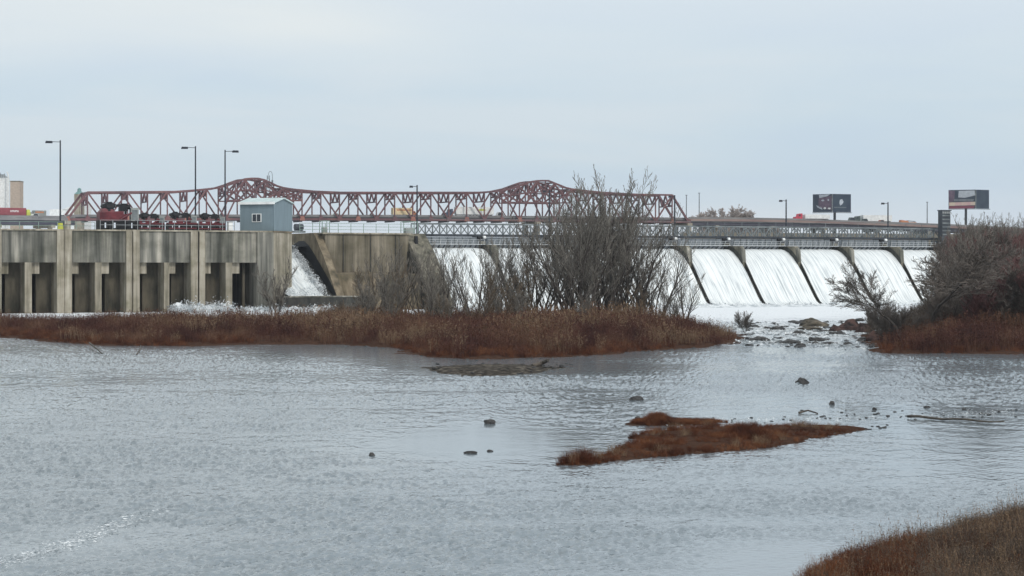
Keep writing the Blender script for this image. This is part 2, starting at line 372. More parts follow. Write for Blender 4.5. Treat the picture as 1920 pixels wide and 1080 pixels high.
# ------------------------------------------------------------------ ground and water
def build_ground():
    xs = [-2500, -2000, -1500, -800, -500, -350, -250, -180, -130, -90, -60, -30, 0, 30, 60, 90, 130, 180, 250, 350, 500, 800, 1500, 2000, 2500]
    ys = [-200, -60, 0, 60, 120, 180, 230, 260, 290, 320, 350, 380, 420, 480, 560, 650, 740, 820, 900, 980, 1100, 1400, 1800, 2200, 2600]
    rows = []
    for y in ys:
        r = []
        for x in xs:
            # position relative to the dam line
            sx, sy = x-T0[0], y-T0[1]
            s = -UY*sx+UX*sy; t = UX*sx+UY*sy
            if s > 24:
                z = 4.0 if y < 980 else 9.6
                if t > 105 and y < 1000: z = 10.0
            elif s < 4:
                z = -1.6
            else: z = -1.6+5.6*(s-4)/20
            if y > 1000: z = 9.6+min(14, (y-1000)*0.006)
            r.append((x, y, z))
        rows.append(r)
    mb = MB(); mb.grid(rows)
    tag(mb.build('ground', 'land', smooth=True), kind='structure')
build_ground()
def build_water():
    """the river as one wind-chopped sheet; its mesh is finest in the reach nearest the bank"""
    g = np.random.RandomState(21)
    Y = [8.0, 20.0, 30.0, 36.0]
    while Y[-1] < 190: Y.append(Y[-1]+max(0.07, 0.55*Y[-1]**2/12800))
    while Y[-1] < 330: Y.append(Y[-1]+2.0)
    Y = np.array(Y)
    U = np.concatenate([[-1.6, -1.1, -0.75, -0.5, -0.38, -0.31], np.linspace(-0.28, 0.28, 1150), [0.31, 0.38, 0.5, 0.75, 1.1, 1.6]])
    Yg, Ug = np.meshgrid(Y, U, indexing='ij'); X = Yg*Ug
    # the far edge follows the toe of the dam
    lim = (1.5+UX*T0[1]-UY*T0[0]+UY*X)/UX
    Yc = np.minimum(Yg, lim)
    def vn(x, y, f, seed):
        q = np.random.RandomState(seed).uniform(-1, 1, (256, 256)); a = x*f+500; b = y*f+500
        i = np.floor(a).astype(int); j = np.floor(b).astype(int); u = a-i; v = b-j; u = u*u*(3-2*u); v = v*v*(3-2*v)
        i &= 255; j &= 255; i1 = (i+1) & 255; j1 = (j+1) & 255
        return (q[i, j]*(1-u)+q[i1, j]*u)*(1-v)+(q[i, j1]*(1-u)+q[i1, j1]*u)*v
    patch = vn(X, Yc, 0.045, 1)+0.6*vn(X+0.6*Yc, Yc*0.6, 0.10, 2)+0.4*vn(X, Yc*0.5, 0.25, 3)
    # slack water behind the small island and under the main island
    def bump(px, py, rx, ry):
        c = onw(px, py); return np.exp(-((X-c.x)/rx)**2-((Yc-c.y)/ry)**2)
    amp = np.clip(0.70+0.72*patch, 0.14, 1.3)
    amp *= 1-0.93*np.clip(1.15*bump(900, 825, 6.0, 16)+0.85*bump(690, 665, 11, 18)+0.85*bump(1480, 655, 15, 11)+1.2*bump(1560, 1060, 4.5, 6)+bump(1500, 900, 4.0, 3)*0.5+bump(1250, 690, 14, 10)*0.7+bump(910, 694, 5.5, 9)*0.95+bump(150, 1010, 3.0, 4)*0.7, 0, 1)
    Z = np.zeros_like(X); n = 64
    dY = np.gradient(Y)[:, None]; lod = np.clip(dY/0.12, 1, 4.5)**0.5
    for k in range(n):
        long_ = k % 6 == 0
        lam = math.exp(g.uniform(math.log(0.8), math.log(2.6))) if long_ else math.exp(g.uniform(math.log(0.11), math.log(0.42)))
        th = g.normal(-1.4, 0.7); ph = g.uniform(0, 6.28)
        kx, ky = 2*math.pi/lam*math.cos(th), 2*math.pi/lam*math.sin(th)
        w = np.sin(kx*X+ky*Yc+ph+1.6*vn(X, Yc, 0.30/lam, 30+k))
        if long_: Z += 0.022*lam/(2*math.pi)*(w+0.3*w*w)
        else: Z += 0.36*math.sqrt(2.0/n)*lam/(2*math.pi)*(w+0.2*w*w*w)*lod
    gust = np.clip(0.95+0.75*vn(X*0.35+Yc*0.12, Yc, 0.30, 90)+0.55*vn(X*0.5, Yc*1.2, 0.8, 91), 0.2, 2.0)
    Z *= np.minimum(gust*amp, 1.15)/amp
    Z = Z*amp-0.012; Z[Yc > 300] *= 0.4
    nr, nc = X.shape
    v = np.stack([X, Yc, Z], -1).reshape(-1, 3).astype(np.float32)
    i = np.arange(nr-1)[:, None]*nc+np.arange(nc-1)[None, :]
    q = np.stack([i, i+1, i+nc+1, i+nc], -1).reshape(-1, 4).astype(np.int32)
    me = bpy.data.meshes.new('water'); me.vertices.add(len(v)); me.vertices.foreach_set('co', v.ravel())
    me.loops.add(q.size); me.loops.foreach_set('vertex_index', q.ravel())
    me.polygons.add(len(q)); me.polygons.foreach_set('loop_start', np.arange(0, q.size, 4, dtype=np.int32))
    me.polygons.foreach_set('use_smooth', np.ones(len(q), dtype=bool))
    ca_ = me.attributes.new('chop', 'FLOAT', 'POINT'); ca_.data.foreach_set('value', amp.ravel().astype(np.float32))
    me.materials.append(M['water']); me.update(calc_edges=True)
    tag(link(bpy.data.objects.new('water', me)), kind='structure')
build_water()
mb = MB()
mb.poly([D(-380, 13.2, 8.9), D(108, 13.2, 8.9), (180, 990, 8.9), (-1200, 990, 8.9)], [(0,1,2,3)])
tag(mb.build('reservoir_water', 'water'), kind='structure')

# ------------------------------------------------------------------ spillway dam
OG = [(12.6, 7.9), (11.5, 8.3), (10.4, 8.5), (9.2, 8.42), (8.0, 7.95), (6.8, 7.2), (5.5, 6.1), (4.2, 4.75), (3.0, 3.35), (2.0, 2.2), (1.1, 1.15), (0.4, 0.45), (-0.4, 0.05), (-1.6, -0.3)]
def ogz(s):
    for (a, za), (b, zb) in zip(OG, OG[1:]):
        if b <= s <= a: return za+(zb-za)*(a-s)/(a-b)
    return 7.9 if s > 12 else -0.3
PIER_PX = [905, 1030, 1150, 1265, 1365, 1468, 1568, 1660, 1750]   # crest bearings (left side at the crest)
PT = [tpx(p, 9.5) for p in PIER_PX]
TL = tpx(800, 9.5)                                            # left side of the first bay
PW = 0.66
spill = empty('spillway_dam', D(PT[4], 6, 0), 'long concrete spillway dam with white water pouring through its row of bays', 'dam')
mb = MB()
t0, t1 = TL-3.5, PT[-1]+8
prof = OG+[(-1.6, -2.0), (12.6, -2.0)]
mb.prism([D(t0, s, z) for s, z in prof], [D(t1, s, z) for s, z in prof])
mb.build('overflow_crest', 'concrete_wet', spill)
def pier_side(t0, t1, top=9.75, nose=5.5):
    pts = [(13.2, 0.5), (13.2, top), (9.95, top), (9.9, 9.2), (nose+0.9, 9.2), (nose+0.1, 8.5), (nose-0.15, ogz(nose-0.2)+0.25)]
    tail = [(s, ogz(s)+0.42) for s in (4.2, 3.0, 2.0, 1.1, 0.3)]
    return pts, tail
for i, t in enumerate(PT):
    mb = MB()
    pts, tail = pier_side(t, t+PW)
    mb.prism([D(t, s, z) for s, z in pts]+[D(t, 5.2, 4.5)], [D(t+PW, s, z) for s, z in pts]+[D(t+PW, 5.2, 4.5)])
    o = mb.build('pier', 'concrete_green', spill)
    mb = MB(); mb.prism([D(t-0.004, s, z) for s, z in ((6.0, 8.98), (5.59, 8.52), (5.3, 5.6), (5.65, 5.6))], [D(t+PW+0.004, s, z) for s, z in ((6.0, 8.98), (5.59, 8.52), (5.3, 5.6), (5.65, 5.6))]); mb.build('nose', 'concrete', o)  # paler concrete paints the sunlit front against the shaded pier sides
    mb = MB()                       # thin divider wall running down the face
    lo = [(5.3, ogz(5.3)+0.70), (4.2, ogz(4.2)+0.58), (3.0, ogz(3.0)+0.47), (2.0, ogz(2.0)+0.40), (1.1, ogz(1.1)+0.34), (0.3, ogz(0.3)+0.26), (0.0, -0.3), (5.3, -0.3)]
    mb.prism([D(t+0.45, s, z) for s, z in lo], [D(t+0.60, s, z) for s, z in lo])
    mb.build('divider', 'concrete_wet', o)
    mb = MB()                       # dark band painting gap shadow and wet stain above the water
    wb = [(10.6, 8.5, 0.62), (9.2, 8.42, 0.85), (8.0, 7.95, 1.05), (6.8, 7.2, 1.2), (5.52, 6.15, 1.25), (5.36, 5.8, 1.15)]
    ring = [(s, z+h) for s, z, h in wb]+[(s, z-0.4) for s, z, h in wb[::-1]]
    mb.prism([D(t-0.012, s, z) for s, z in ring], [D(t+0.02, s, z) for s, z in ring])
    mb.build('wet_shadow_band', 'concrete_wet', o)
# left training wall of the spillway: a broad sloping face
mb = MB()
tr = [(13.2, -1), (13.2, 10.8), (10.2, 10.8), (9.0, 9.9), (7.5, 8.7), (5.5, 6.9), (3.2, 4.3), (1.5, 2.1), (-0.2, 0.2), (-0.6, -1)]
mb.prism([D(TL-3.3, s, z) for s, z in tr], [D(TL, s, z) for s, z in tr])
mb.build('training_wall', 'concrete_green', spill)
# right abutment
mb = MB()
mb.prism([D(PT[-1]+PW+6.8, s, z) for s, z in tr], [D(PT[-1]+PW+14, s, z) for s, z in tr])
mb.build('abutment', 'concrete', spill)
bays = [(TL, PT[0])]+[(PT[i]+PW, PT[i+1]) for i in range(len(PT)-1)]+[(PT[-1]+PW, PT[-1]+PW+6.8)]
for i, (a, b) in enumerate(bays):
    # gate leaf with ribs
    mb = MB(); mb.dbox(a+0.05, b-0.05, 10.8, 11.05, 8.75, 10.35)
    g = mb.build('gate', 'gate', spill)
    k = max(3, int((b-a)/1.2))
    for j in range(k+1):
        tt = a+0.15+(b-a-0.3)*j/k
        mb = MB(); mb.dbox(tt-0.05, tt+0.05, 10.62, 10.797, 8.8, 10.3); mb.build('rib', 'steel_grey', g)
    # walkway over the crest with slanting brackets and rail
    mb = MB(); mb.dbox(a-0.1, b+0.1, 8.9, 9.9, 9.22, 9.34)
    wk = mb.build('walkway', 'palerail', spill)
    mb = MB(); k = int((b-a)/0.85)
    for j in range(k+1):
        tt = a+0.1+(b-a-0.5)*j/k
        mb.beam(D(tt, 8.95, 9.20), D(tt+0.35, 10.6, 8.55), 0.16, 0.10)
    mb.build('bracket', 'steel_dark', wk)
    mb = MB()
    for zz in (9.62, 9.95): mb.beam(D(a, 8.95, zz), D(b, 8.95, zz), 0.05)
    for j in range(k+1):
        tt = a+0.1+(b-a-0.2)*j/k
        mb.beam(D(tt, 8.95, 9.34), D(tt+0.18, 8.95, 9.98), 0.05)
    mb.build('handrail', 'palerail', wk)
# falling water, one sheet to a bay
rnd = random.Random(5)
for i, (a, b) in enumerate(bays):
    mb = MB(); rows = []
    for s, z in OG:
        row = []
        nt_ = 46
        for j in range(nt_+1):
            tt = a+0.02+(b-a-0.04)*j/nt_
            edge = min(tt-a, b-tt)
            th = 0.18+0.10*mn.noise(Vector((tt*1.6, s*0.35, 3.1)))+0.05*mn.noise(Vector((tt*5, s*0.6, 1)))
            th *= min(1, 0.55+edge*0.8)
            row.append(D(tt, s-0.12, z+th+0.10))
        rows.append(row)
    mb.grid(rows)
    tag(mb.build('waterfall', 'fall', smooth=True), kind='structure')

def foam_strip(name, t0, t1, s0, s1, hmax, seed, dt=0.5, ds=0.5, ridge=0.5):
    mb = MB(); rows = []
    ns = int(abs(s1-s0)/ds)+1; ntt = int((t1-t0)/dt)+1
    for i in range(ns+1):
        f = i/ns; s = s0+(s1-s0)*f; row = []
        env = math.sin(math.pi*min(1, max(0, f*0.75+0.25)))**0.8
        for j in range(ntt+1):
            g = j/ntt; t = t0+(t1-t0)*g
            e2 = min(1, g*8, (1-g)*8)
            n = mn.fractal(Vector((t*0.45, s*0.6, seed)), 1.0, 2.1, 5)
            z = -0.06+(hmax*(ridge+n*0.9))*env*e2 if f < 0.97 else -0.1
            row.append(D(t, s, max(-0.1, z)))
        rows.append(row)
    mb.grid(rows)
    return tag(mb.build(name, 'foam', smooth=True), kind='stuff', label='churning white foam along the foot of the dam')
foam_strip('foam', TL-3, PT[-1]+9, 0.9, -8.0, 0.42, 2.0, 0.4, 0.4)
foam_strip('foam', tpx(314), tpx(436), 3.5, -5.5, 1.25, 7.0, 0.22, 0.25, 0.45)
foam_strip('foam', tpx(430), tpx(600), -2.3, -6.5, 0.8, 9.0, 0.22, 0.25, 0.3)
def chute_spray(n, seed):
    g = np.random.RandomState(seed); T = []
    for i in range(n):
        f = g.uniform(0.12, 1)**0.8; s_ = 19-19.5*f
        z0 = np.interp(s_, [c[0] for c in CO_][::-1], [c[1] for c in CO_][::-1])
        tr = tpx(640)-1.5-0.5*f; t = tr-abs(g.normal(0, 0.25+0.5*f))*(1 if g.uniform() < 0.6 else -0.55)
        if f > 0.85: t = g.uniform(tpx(520, 4), tr+0.3)
        p = D(t, s_, z0+0.5+0.4*f+abs(g.normal(0, 0.28))); T.append(np.array(p)[None, :]+g.normal(0, 0.08, (3, 3)))
    tag(soup('spray', np.array(T), 'foam'), label='white spray along the edge of the roaring chute', kind='stuff')
CO_ = [(19, 7.4), (17, 8.0), (15.5, 8.1), (14, 7.8), (12, 6.9), (10, 5.8), (8, 4.6), (6, 3.5), (4, 2.5), (2.5, 1.9), (1.0, 1.4), (-0.9, 0.9)]
chute_spray(3500, 8)
def spray(t0, t1, s0, s1, zf, n, size, seed, lab):
    g = np.random.RandomState(seed); T = []
    t = g.uniform(t0, t1, n); s_ = g.uniform(s0, s1, n)
    env = np.array([0.5+0.9*mn.fractal(Vector((a*0.28, seed, 0)), 1, 2, 4) for a in t]).clip(0.08, 1.3)
    z = np.abs(g.normal(0, 1, n))*zf(t)*env
    P = np.stack([T0[0]+UX*t-UY*s_, T0[1]+UY*t+UX*s_, z], 1)
    sz = g.uniform(0.4, 1.3, n)[:, None, None]*size
    tri = P[:, None, :]+g.normal(0, 1, (n, 3, 3))*sz
    tag(soup('spray', tri, 'foam'), label=lab, kind='stuff')
spray(tpx(314), tpx(440), -5.5, 3.0, lambda t: 0.85+0*t, 9000, 0.10, 3, 'white spray thrown up at the openings of the sluice dam')
spray(tpx(430), tpx(600), -6.2, -2.5, lambda t: 0.55+0*t, 6000, 0.09, 4, 'white spray in front of the low apron wall')
spray(TL-1, PT[-1]+7, -2.5, 0.8, lambda t: 0.35+0*t, 14000, 0.10, 5, 'thin white spray where the falling water meets the river')

# ------------------------------------------------------------------ service bridge over the spillway
sb = empty('service_bridge', D(30, 12, 10.4), 'grey steel lattice service bridge running along the top of the spillway', 'bridge')
TB0, TB1 = tpx(781, 12), tpx(1768, 12)
for k, s in enumerate((11.5, 13.9)):
    mb = MB()
    mb.beam(D(TB0, s, 10.62), D(TB1, s, 10.62), 0.22, 0.34)
    mb.build('lower_chord', 'steel_dark', sb)
    mb = MB()
    mb.beam(D(TB0, s, 12.30), D(TB1, s, 12.30), 0.20, 0.20)
    mb.build('upper_chord', 'steel_grey', sb)
    mb = MB(); n = int((TB1-TB0)/1.15)
    for j in range(n):
        ta = TB0+(TB1-TB0)*j/n; tb = TB0+(TB1-TB0)*(j+1)/n
        mb.beam(D(ta, s, 10.7), D(ta, s, 12.25), 0.13, 0.13)
        if j % 2: mb.beam(D(ta, s, 12.2), D(tb, s, 10.75), 0.12, 0.12)
        else: mb.beam(D(ta, s, 10.75), D(tb, s, 12.2), 0.12, 0.12)
    mb.build('lattice', 'steel_grey', sb)
mb = MB(); mb.dbox(TB0, TB1, 11.65, 13.75, 10.52, 10.60)
mb.build('deck', 'steel_dark', sb)
mb = MB()
for j in range(30):
    t = TB0+(TB1-TB0)*(j+0.5)/30
    mb.beam(D(t, 11.5, 12.4), D(t, 11.5, 13.0), 0.05)
mb.beam(D(TB0, 11.5, 13.0), D(TB1, 11.5, 13.0), 0.05)
mb.build('handrail', 'steel_grey', sb)
for t in [TL-1.6]+[p+PW/2 for p in PT]:
    mb = MB(); mb.dbox(t-0.35, t+0.35, 11.6, 13.0, 9.76, 10.44)
    mb.build('bearing_block', 'concrete_green', sb)
# gate hoists hanging at the piers: small motor, housing
def hoist_small(t, label):
    e_ = empty('gate_hoist', D(t, 10.9, 9.76), label, 'hoist', 'gate hoists on the spillway piers')
    mb = MB(); mb.dbox(t-0.55, t+0.55, 10.2, 11.2, 9.77, 10.15); mb.build('bed', 'steel_dark', e_)
    mb = MB(); mb.tube(D(t-0.8, 10.6, 10.28), D(t-0.1, 10.6, 10.28), 0.22); mb.build('motor', 'black', e_)
    mb = MB(); mb.tube(D(t+0.0, 10.4, 10.30), D(t+0.4, 10.4, 10.30), 0.26); mb.build('drum_cover', 'white', e_)
    return e_
h0 = hoist_small(PT[0]+0.5, 'small gate hoist with dark motor on a pier head of the spillway')
hs = [h0]
for t in PT[1:8]:
    c = copy_tree(h0); c.location = D(t+0.5, 10.9, 9.76); hs.append(c)
for w_, c in zip(('first', 'second', 'third', 'fourth', 'fifth', 'sixth', 'seventh', 'eighth'), hs):
    c['label'] = '%s small dark gate hoist from the left on the spillway pier heads' % w_

# ------------------------------------------------------------------ sluice dam on the left
sd_ = empty('sluice_dam', D(tpx(300), 3, 0), 'tall streaky concrete sluice dam with dark openings between its ribs at left', 'dam')
TLW, TRW = tpx(-150), tpx(513)
TOPZ, SOF = 10.8, 6.55
mb = MB(); mb.dbox(TLW, tpx(483), 0.35, 12, SOF, TOPZ-0.15); mb.build('upper_wall', 'concrete', sd_)
mb = MB(); mb.dbox(TLW, TRW, 0.12, 12.2, TOPZ-0.147, TOPZ+0.05); mb.build('coping', 'concrete_pale', sd_)
ribs = [(-86,-72,0), (-22,3,1), (48,61,0), (107,121,1), (122,135,1), (180,192,0), (237,248,1), (250,262,1), (309,319,0), (358,371,1), (374,385,1), (425,437,0)]
for a, b, full in ribs:
    ta, tb = tpx(a), tpx(b)
    mb = MB()
    if full: mb.dbox(ta, tb, 0.0, 11, -1.5, TOPZ-0.148)
    else:
        mb.dbox(ta, tb, 0.353, 11, -1.5, SOF-0.002)
    mb.build('pier', 'concrete_pale', sd_)
edges = [(3,48), (61,107), (135,180), (192,237), (262,309), (319,358), (385,425), (437,483)]
for a, b in edges:
    ta, tb = tpx(a), tpx(b)
    open_ = (a, b) == (437, 483)
    tm = ta+(tb-ta)*0.36
    mb = MB(); mb.dbox(ta+0.01, tm, 1.0, 2.0, 5.08, SOF-0.003); mb.build('lintel', 'concrete_pale', sd_)
    mb = MB()
    if open_: mb.dbox(ta+(tb-ta)*0.62, ta+(tb-ta)*0.72, 2.3, 3.0, -1.4, SOF-0.003)
    else: mb.dbox(ta+(tb-ta)*0.28+0.3, tb-0.01, 3.0, 3.7, -1.4, SOF-0.003)
    mb.build('inner_wall', 'concrete_shade', sd_)  # darkened colour makes the opening look shaded
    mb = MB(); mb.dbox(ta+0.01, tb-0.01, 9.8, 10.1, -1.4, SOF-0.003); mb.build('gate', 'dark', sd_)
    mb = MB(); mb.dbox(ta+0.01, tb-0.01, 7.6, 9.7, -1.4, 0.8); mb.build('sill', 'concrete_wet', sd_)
# end block under the hut: a face along the dam and one turned to the right
P1 = D(TRW, 0.0, 0); P0 = D(tpx(483), 0.0, 0)
P2 = Vector((P1.x+2.9, P1.y+5.0, 0)); P2.x = (547-960.0)/F*P2.y
P3 = Vector((P2.x-4.4, P2.y+7, 0)); P4 = D(tpx(483), 11, 0)
loop = [P0, P1, P2, P3, P4]
mb = MB(); mb.prism([(p.x, p.y, -1.5) for p in loop], [(p.x, p.y, TOPZ-0.15) for p in loop]); mb.build('end_block', 'concrete', sd_)
mb = MB(); f_ = [P1+Vector((.004,-.006,0)), P2+Vector((.014,-.006,0)), P2+Vector((-.1,.2,0)), P1+Vector((-.1,.2,0))]
mb.prism([(p.x, p.y, -1.4) for p in f_], [(p.x, p.y, TOPZ-0.16) for p in f_]); mb.build('sunlit_return_face', 'concrete_pale', sd_)  # thin pale sheet paints the sunlit tone of the right-hand face
mb = MB(); q = [P1+Vector((.05,-.12,0)), P2+Vector((.15,-.05,0)), P3, P4+Vector((4, 0, 0))]
mb.prism([(p.x, p.y, TOPZ-0.143) for p in q], [(p.x, p.y, TOPZ+0.03) for p in q]); mb.build('coping', 'concrete_tan', sd_)

# ------------------------------------------------------------------ chute and non-overflow wall
ch = empty('abutment_wall', D(tpx(690), 4, 0), 'weathered tan concrete wall between the roaring chute and the spillway', 'dam wall')
CT0, CT1 = tpx(520, 4), tpx(640)
CO = [(19, 7.4), (17, 8.0), (15.5, 8.1), (14, 7.8), (12, 6.9), (10, 5.8), (8, 4.6), (6, 3.5), (4, 2.5), (2.5, 1.9), (1.0, 1.4), (-0.9, 0.9)]
mb = MB(); pr = CO+[(-0.9, -1.5), (19, -1.5)]
mb.prism([D(CT0, s, z) for s, z in pr], [D(CT1, s, z) for s, z in pr]); mb.build('chute_floor', 'concrete_wet', ch)
mb = MB()
cw = [(20, -1), (20, 10.78), (10.5, 10.78), (9.6, 10.3), (8.2, 8.9), (6.6, 7.5), (4.6, 5.4), (2.6, 3.0), (1.0, 1.4), (0.2, -1)]
mb.prism([D(CT1, s, z) for s, z in cw], [D(CT1+1.1, s, z) for s, z in cw]); mb.build('training_wall', 'concrete_tan', ch)
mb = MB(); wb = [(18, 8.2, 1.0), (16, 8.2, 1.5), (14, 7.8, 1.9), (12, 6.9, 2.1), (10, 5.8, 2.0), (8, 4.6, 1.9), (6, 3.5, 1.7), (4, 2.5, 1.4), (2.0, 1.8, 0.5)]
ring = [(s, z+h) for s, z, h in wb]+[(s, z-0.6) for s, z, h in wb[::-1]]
mb.prism([D(CT1-0.012, s, z) for s, z in ring], [D(CT1+0.03, s, z) for s, z in ring]); mb.build('wet_shadow_band', 'dark', ch)  # black strip painting shade and wet wall along the chute water
mb = MB(); mb.dbox(CT1+1.1, TL-3.3, 8.6, 14, -1, 10.62); mb.build('upper_wall', 'concrete_mid', ch)
mb = MB(); mb.dbox(CT1+0.6, TL-3.1, 8.3, 14.2, 10.62, 10.82); mb.build('coping', 'concrete_pale', ch)
for p in (643, 694, 741):
    t = tpx(p, 8.5); mb = MB(); mb.dbox(t, t+0.10 if p != 741 else t+0.08, 8.45, 8.597, 5.0, 10.5); mb.build('joint', 'concrete_wet', ch)
mb = MB(); ta, tb = CT1+1.1, TL-3.3
mb.prism([D(ta, s, z) for s, z in ((8.597, 5.2), (4.4, 4.9), (3.6, 1.2), (3.4, -1), (8.597, -1))], [D(tb, s, z) for s, z in ((8.597, 5.2), (4.4, 4.9), (3.6, 1.2), (3.4, -1), (8.597, -1))])
mb.build('lower_block', 'concrete_tan', ch)
mb = MB(); mb.dbox(tpx(778, 8.3), tpx(783, 8.3), 8.2, 8.58, 4.8, 10.4); mb.build('gate_slot', 'dark', ch)
mb = MB(); mb.dbox(tpx(523, -2), tpx(703, -2), -2.0, -1.0, -1, 1.85); mb.build('apron_wall', 'concrete_wet', ch)
mb = MB(); mb.dbox(tpx(523, -2), tpx(703, -2), -2.12, -0.9, 1.85, 2.02); mb.build('apron_coping', 'concrete', ch)
mb = MB(); rows = []
COF = [(a[0]+(b[0]-a[0])*k/5, a[1]+(b[1]-a[1])*k/5) for a, b in zip(CO, CO[1:]) for k in range(5)]
for s, z in COF:
    row = []; f = (19-s)/17.5
    for j in range(91):
        g = j/90; right = CT1-1.5-0.5*f-0.35*mn.noise(Vector((s*0.9, 3, 1)))-1.0*max(0, 0.45-f)
        t = CT0+(right-CT0)*g
        h = 0.45+0.30*mn.fractal(Vector((t*1.1, s*0.5, 2.2)), 1, 2, 6)+0.5*f
        if g > 0.93: h *= (1-g)/0.07
        row.append(D(t, s, z+max(h, -0.1)))
    rows.append(row)
mb.grid(rows); tag(mb.build('waterfall', 'fall', smooth=True), kind='structure')

# ------------------------------------------------------------------ control hut
HB = TOPZ+0.06
hut = empty('control_hut', (P1.x, P1.y, HB), 'blue grey gabled control hut with a small window on the dam', 'hut')
a1 = Vector((P1.x+0.02, P1.y+0.35, 0)); dr = (P2-P1).normalized(); dl = Vector((-dr.y, dr.x, 0))
Lf = 5.35
q1 = a1; q2 = a1+dr*5.3
# front wall runs to bearing 450
def bearing_hit(o, d, px):
    k = (px-960)/F; return o+d*((k*o.y-o.x)/(d.x-k*d.y))
q0 = bearing_hit(q1, dl, 451); Lf = (q0-q1).length; q3 = q2+dl*Lf
HZ = HB+3.75
mb = MB(); g0 = (q0+q3)/2; g1 = (q1+q2)/2
pts = [(p.x, p.y, HB) for p in (q0, q1, q2, q3)]+[(p.x, p.y, HZ) for p in (q0, q1, q2, q3)]+[(g0.x, g0.y, HZ+0.62), (g1.x, g1.y, HZ+0.62)]
mb.poly(pts, [(0,1,5,4), (1,2,6,9,5), (2,3,7,6), (3,0,4,8,7), (3,2,1,0), (4,5,9,8), (6,7,8,9)])
mb.build('wall', 'hut', hut)
mb = MB()
ov = 0.28
nf = -dr*ov; ne = -dl*0.25
def rp(p, out, e, z): v = p+out+e; return (v.x, v.y, z)
for (ea, eb, out) in ((q0, q1, nf), (q3, q2, -nf)):
    lo = [rp(ea, out, -ne, HZ+0.0), rp(eb, out, ne, HZ+0.0), rp(g1, Vector((0,0,0)), ne, HZ+0.68), rp(g0, Vector((0,0,0)), -ne, HZ+0.68)]
    mb.hexa(lo, [(x, y, z+0.14) for x, y, z in lo])
rf = mb.build('roof', 'roofing', hut)
mb = MB(); mb.beam(rp(q0, nf*1.05, -ne, HZ+0.02), rp(q1, nf*1.05, ne, HZ+0.02), 0.06, 0.34); mb.build('fascia', 'white', rf)
wc = bearing_hit(q1, dl, 481.5)
nrm = -dr
ang = math.atan2(dl.y, dl.x)
mb = MB(); mb.box((wc.x+nrm.x*0.03, wc.y+nrm.y*0.03, CH+(HY-408.5)/F*wc.y), (1.42, 0.10, 1.14), ang); win = mb.build('window', 'white', hut)
for s_ in (-0.33, 0.33):
    mb = MB(); c = wc+dl*s_; mb.box((c.x+nrm.x*0.09, c.y+nrm.y*0.09, CH+(HY-408.5)/F*wc.y), (0.56, 0.03, 0.96), ang); mb.build('pane', 'glass', win)
for o_, pz in ((q0, 0), (q1, 0), (q2, 0)):
    mb = MB(); mb.beam((o_.x+nrm.x*0.02, o_.y+nrm.y*0.02, HB), (o_.x+nrm.x*0.02, o_.y+nrm.y*0.02, HZ), 0.10); mb.build('corner_trim', 'hut', hut)

# ------------------------------------------------------------------ lamps
def lamp(px, ytop, Y, zb, side, label, base=True, w=0.09, al=1.9):
    top = at(px, ytop, Y)
    e_ = empty('street_lamp', (top.x, Y, zb), label, 'street lamp', 'dark lamp posts along the top of the dam')
    mb = MB(); mb.tube((top.x, Y, zb), (top.x, Y, top.z), w*1.35, w, 8); mb.build('pole', 'pole', e_)
    mb = MB(); az = top.z-0.22
    mb.tube((top.x, Y, az), (top.x+side*al*0.6, Y-0.1, az+0.02), 0.045, 0.045, 6); mb.build('arm', 'pole', e_)
    mb = MB(); cx = top.x+side*al*0.78
    w2 = al*0.24
    mb.prism([(cx-w2, Y-0.30, az-0.17), (cx+w2, Y-0.30, az-0.17), (cx+w2, Y+0.12, az-0.17), (cx-w2, Y+0.12, az-0.17)],
             [(cx-w2*.8, Y-0.26, az+0.14), (cx+w2*.95, Y-0.26, az+0.12), (cx+w2*.95, Y+0.08, az+0.12), (cx-w2*.8, Y+0.08, az+0.14)])
    mb.build('lamp_head', 'pole', e_)
    if base:
        mb = MB(); mb.tube((top.x, Y, zb), (top.x, Y, zb+0.9), 0.42, 0.33, 10); mb.build('base_guard', 'yellow', e_)
    return e_
lamp(113, 263, 281, TOPZ+0.05, -1, 'tallest lamp post with yellow base guard at the far left of the dam')
lamp(366.5, 274, 293, TOPZ+0.05, -1, 'tall lamp post with yellow base guard behind the red hoists')
lamp(422, 281, 303, TOPZ+0.05, 1, 'tall lamp post just left of the hut, its arm pointing right', base=False)
lamp(782, 347, 312, TOPZ+0.02, -1, 'lamp post at the left end of the lattice service bridge', base=False, w=0.10, al=1.1)
lamp(1030, 356, 326, 10.65, -1, 'lamp post on the service bridge behind the tall bare trees', base=False, w=0.10, al=1.0)
lamp(1265, 366, 336, 10.65, -1, 'lamp post on the service bridge in front of the red truss end', base=False, w=0.11, al=1.0)
lamp(1474, 374, 346, 10.65, -1, 'lamp post on the service bridge left of the near billboard', base=False, w=0.10, al=1.15)
lamp(1665, 379, 355, 10.65, -1, 'lamp post on the service bridge between the two billboards', base=False, w=0.10, al=1.15)

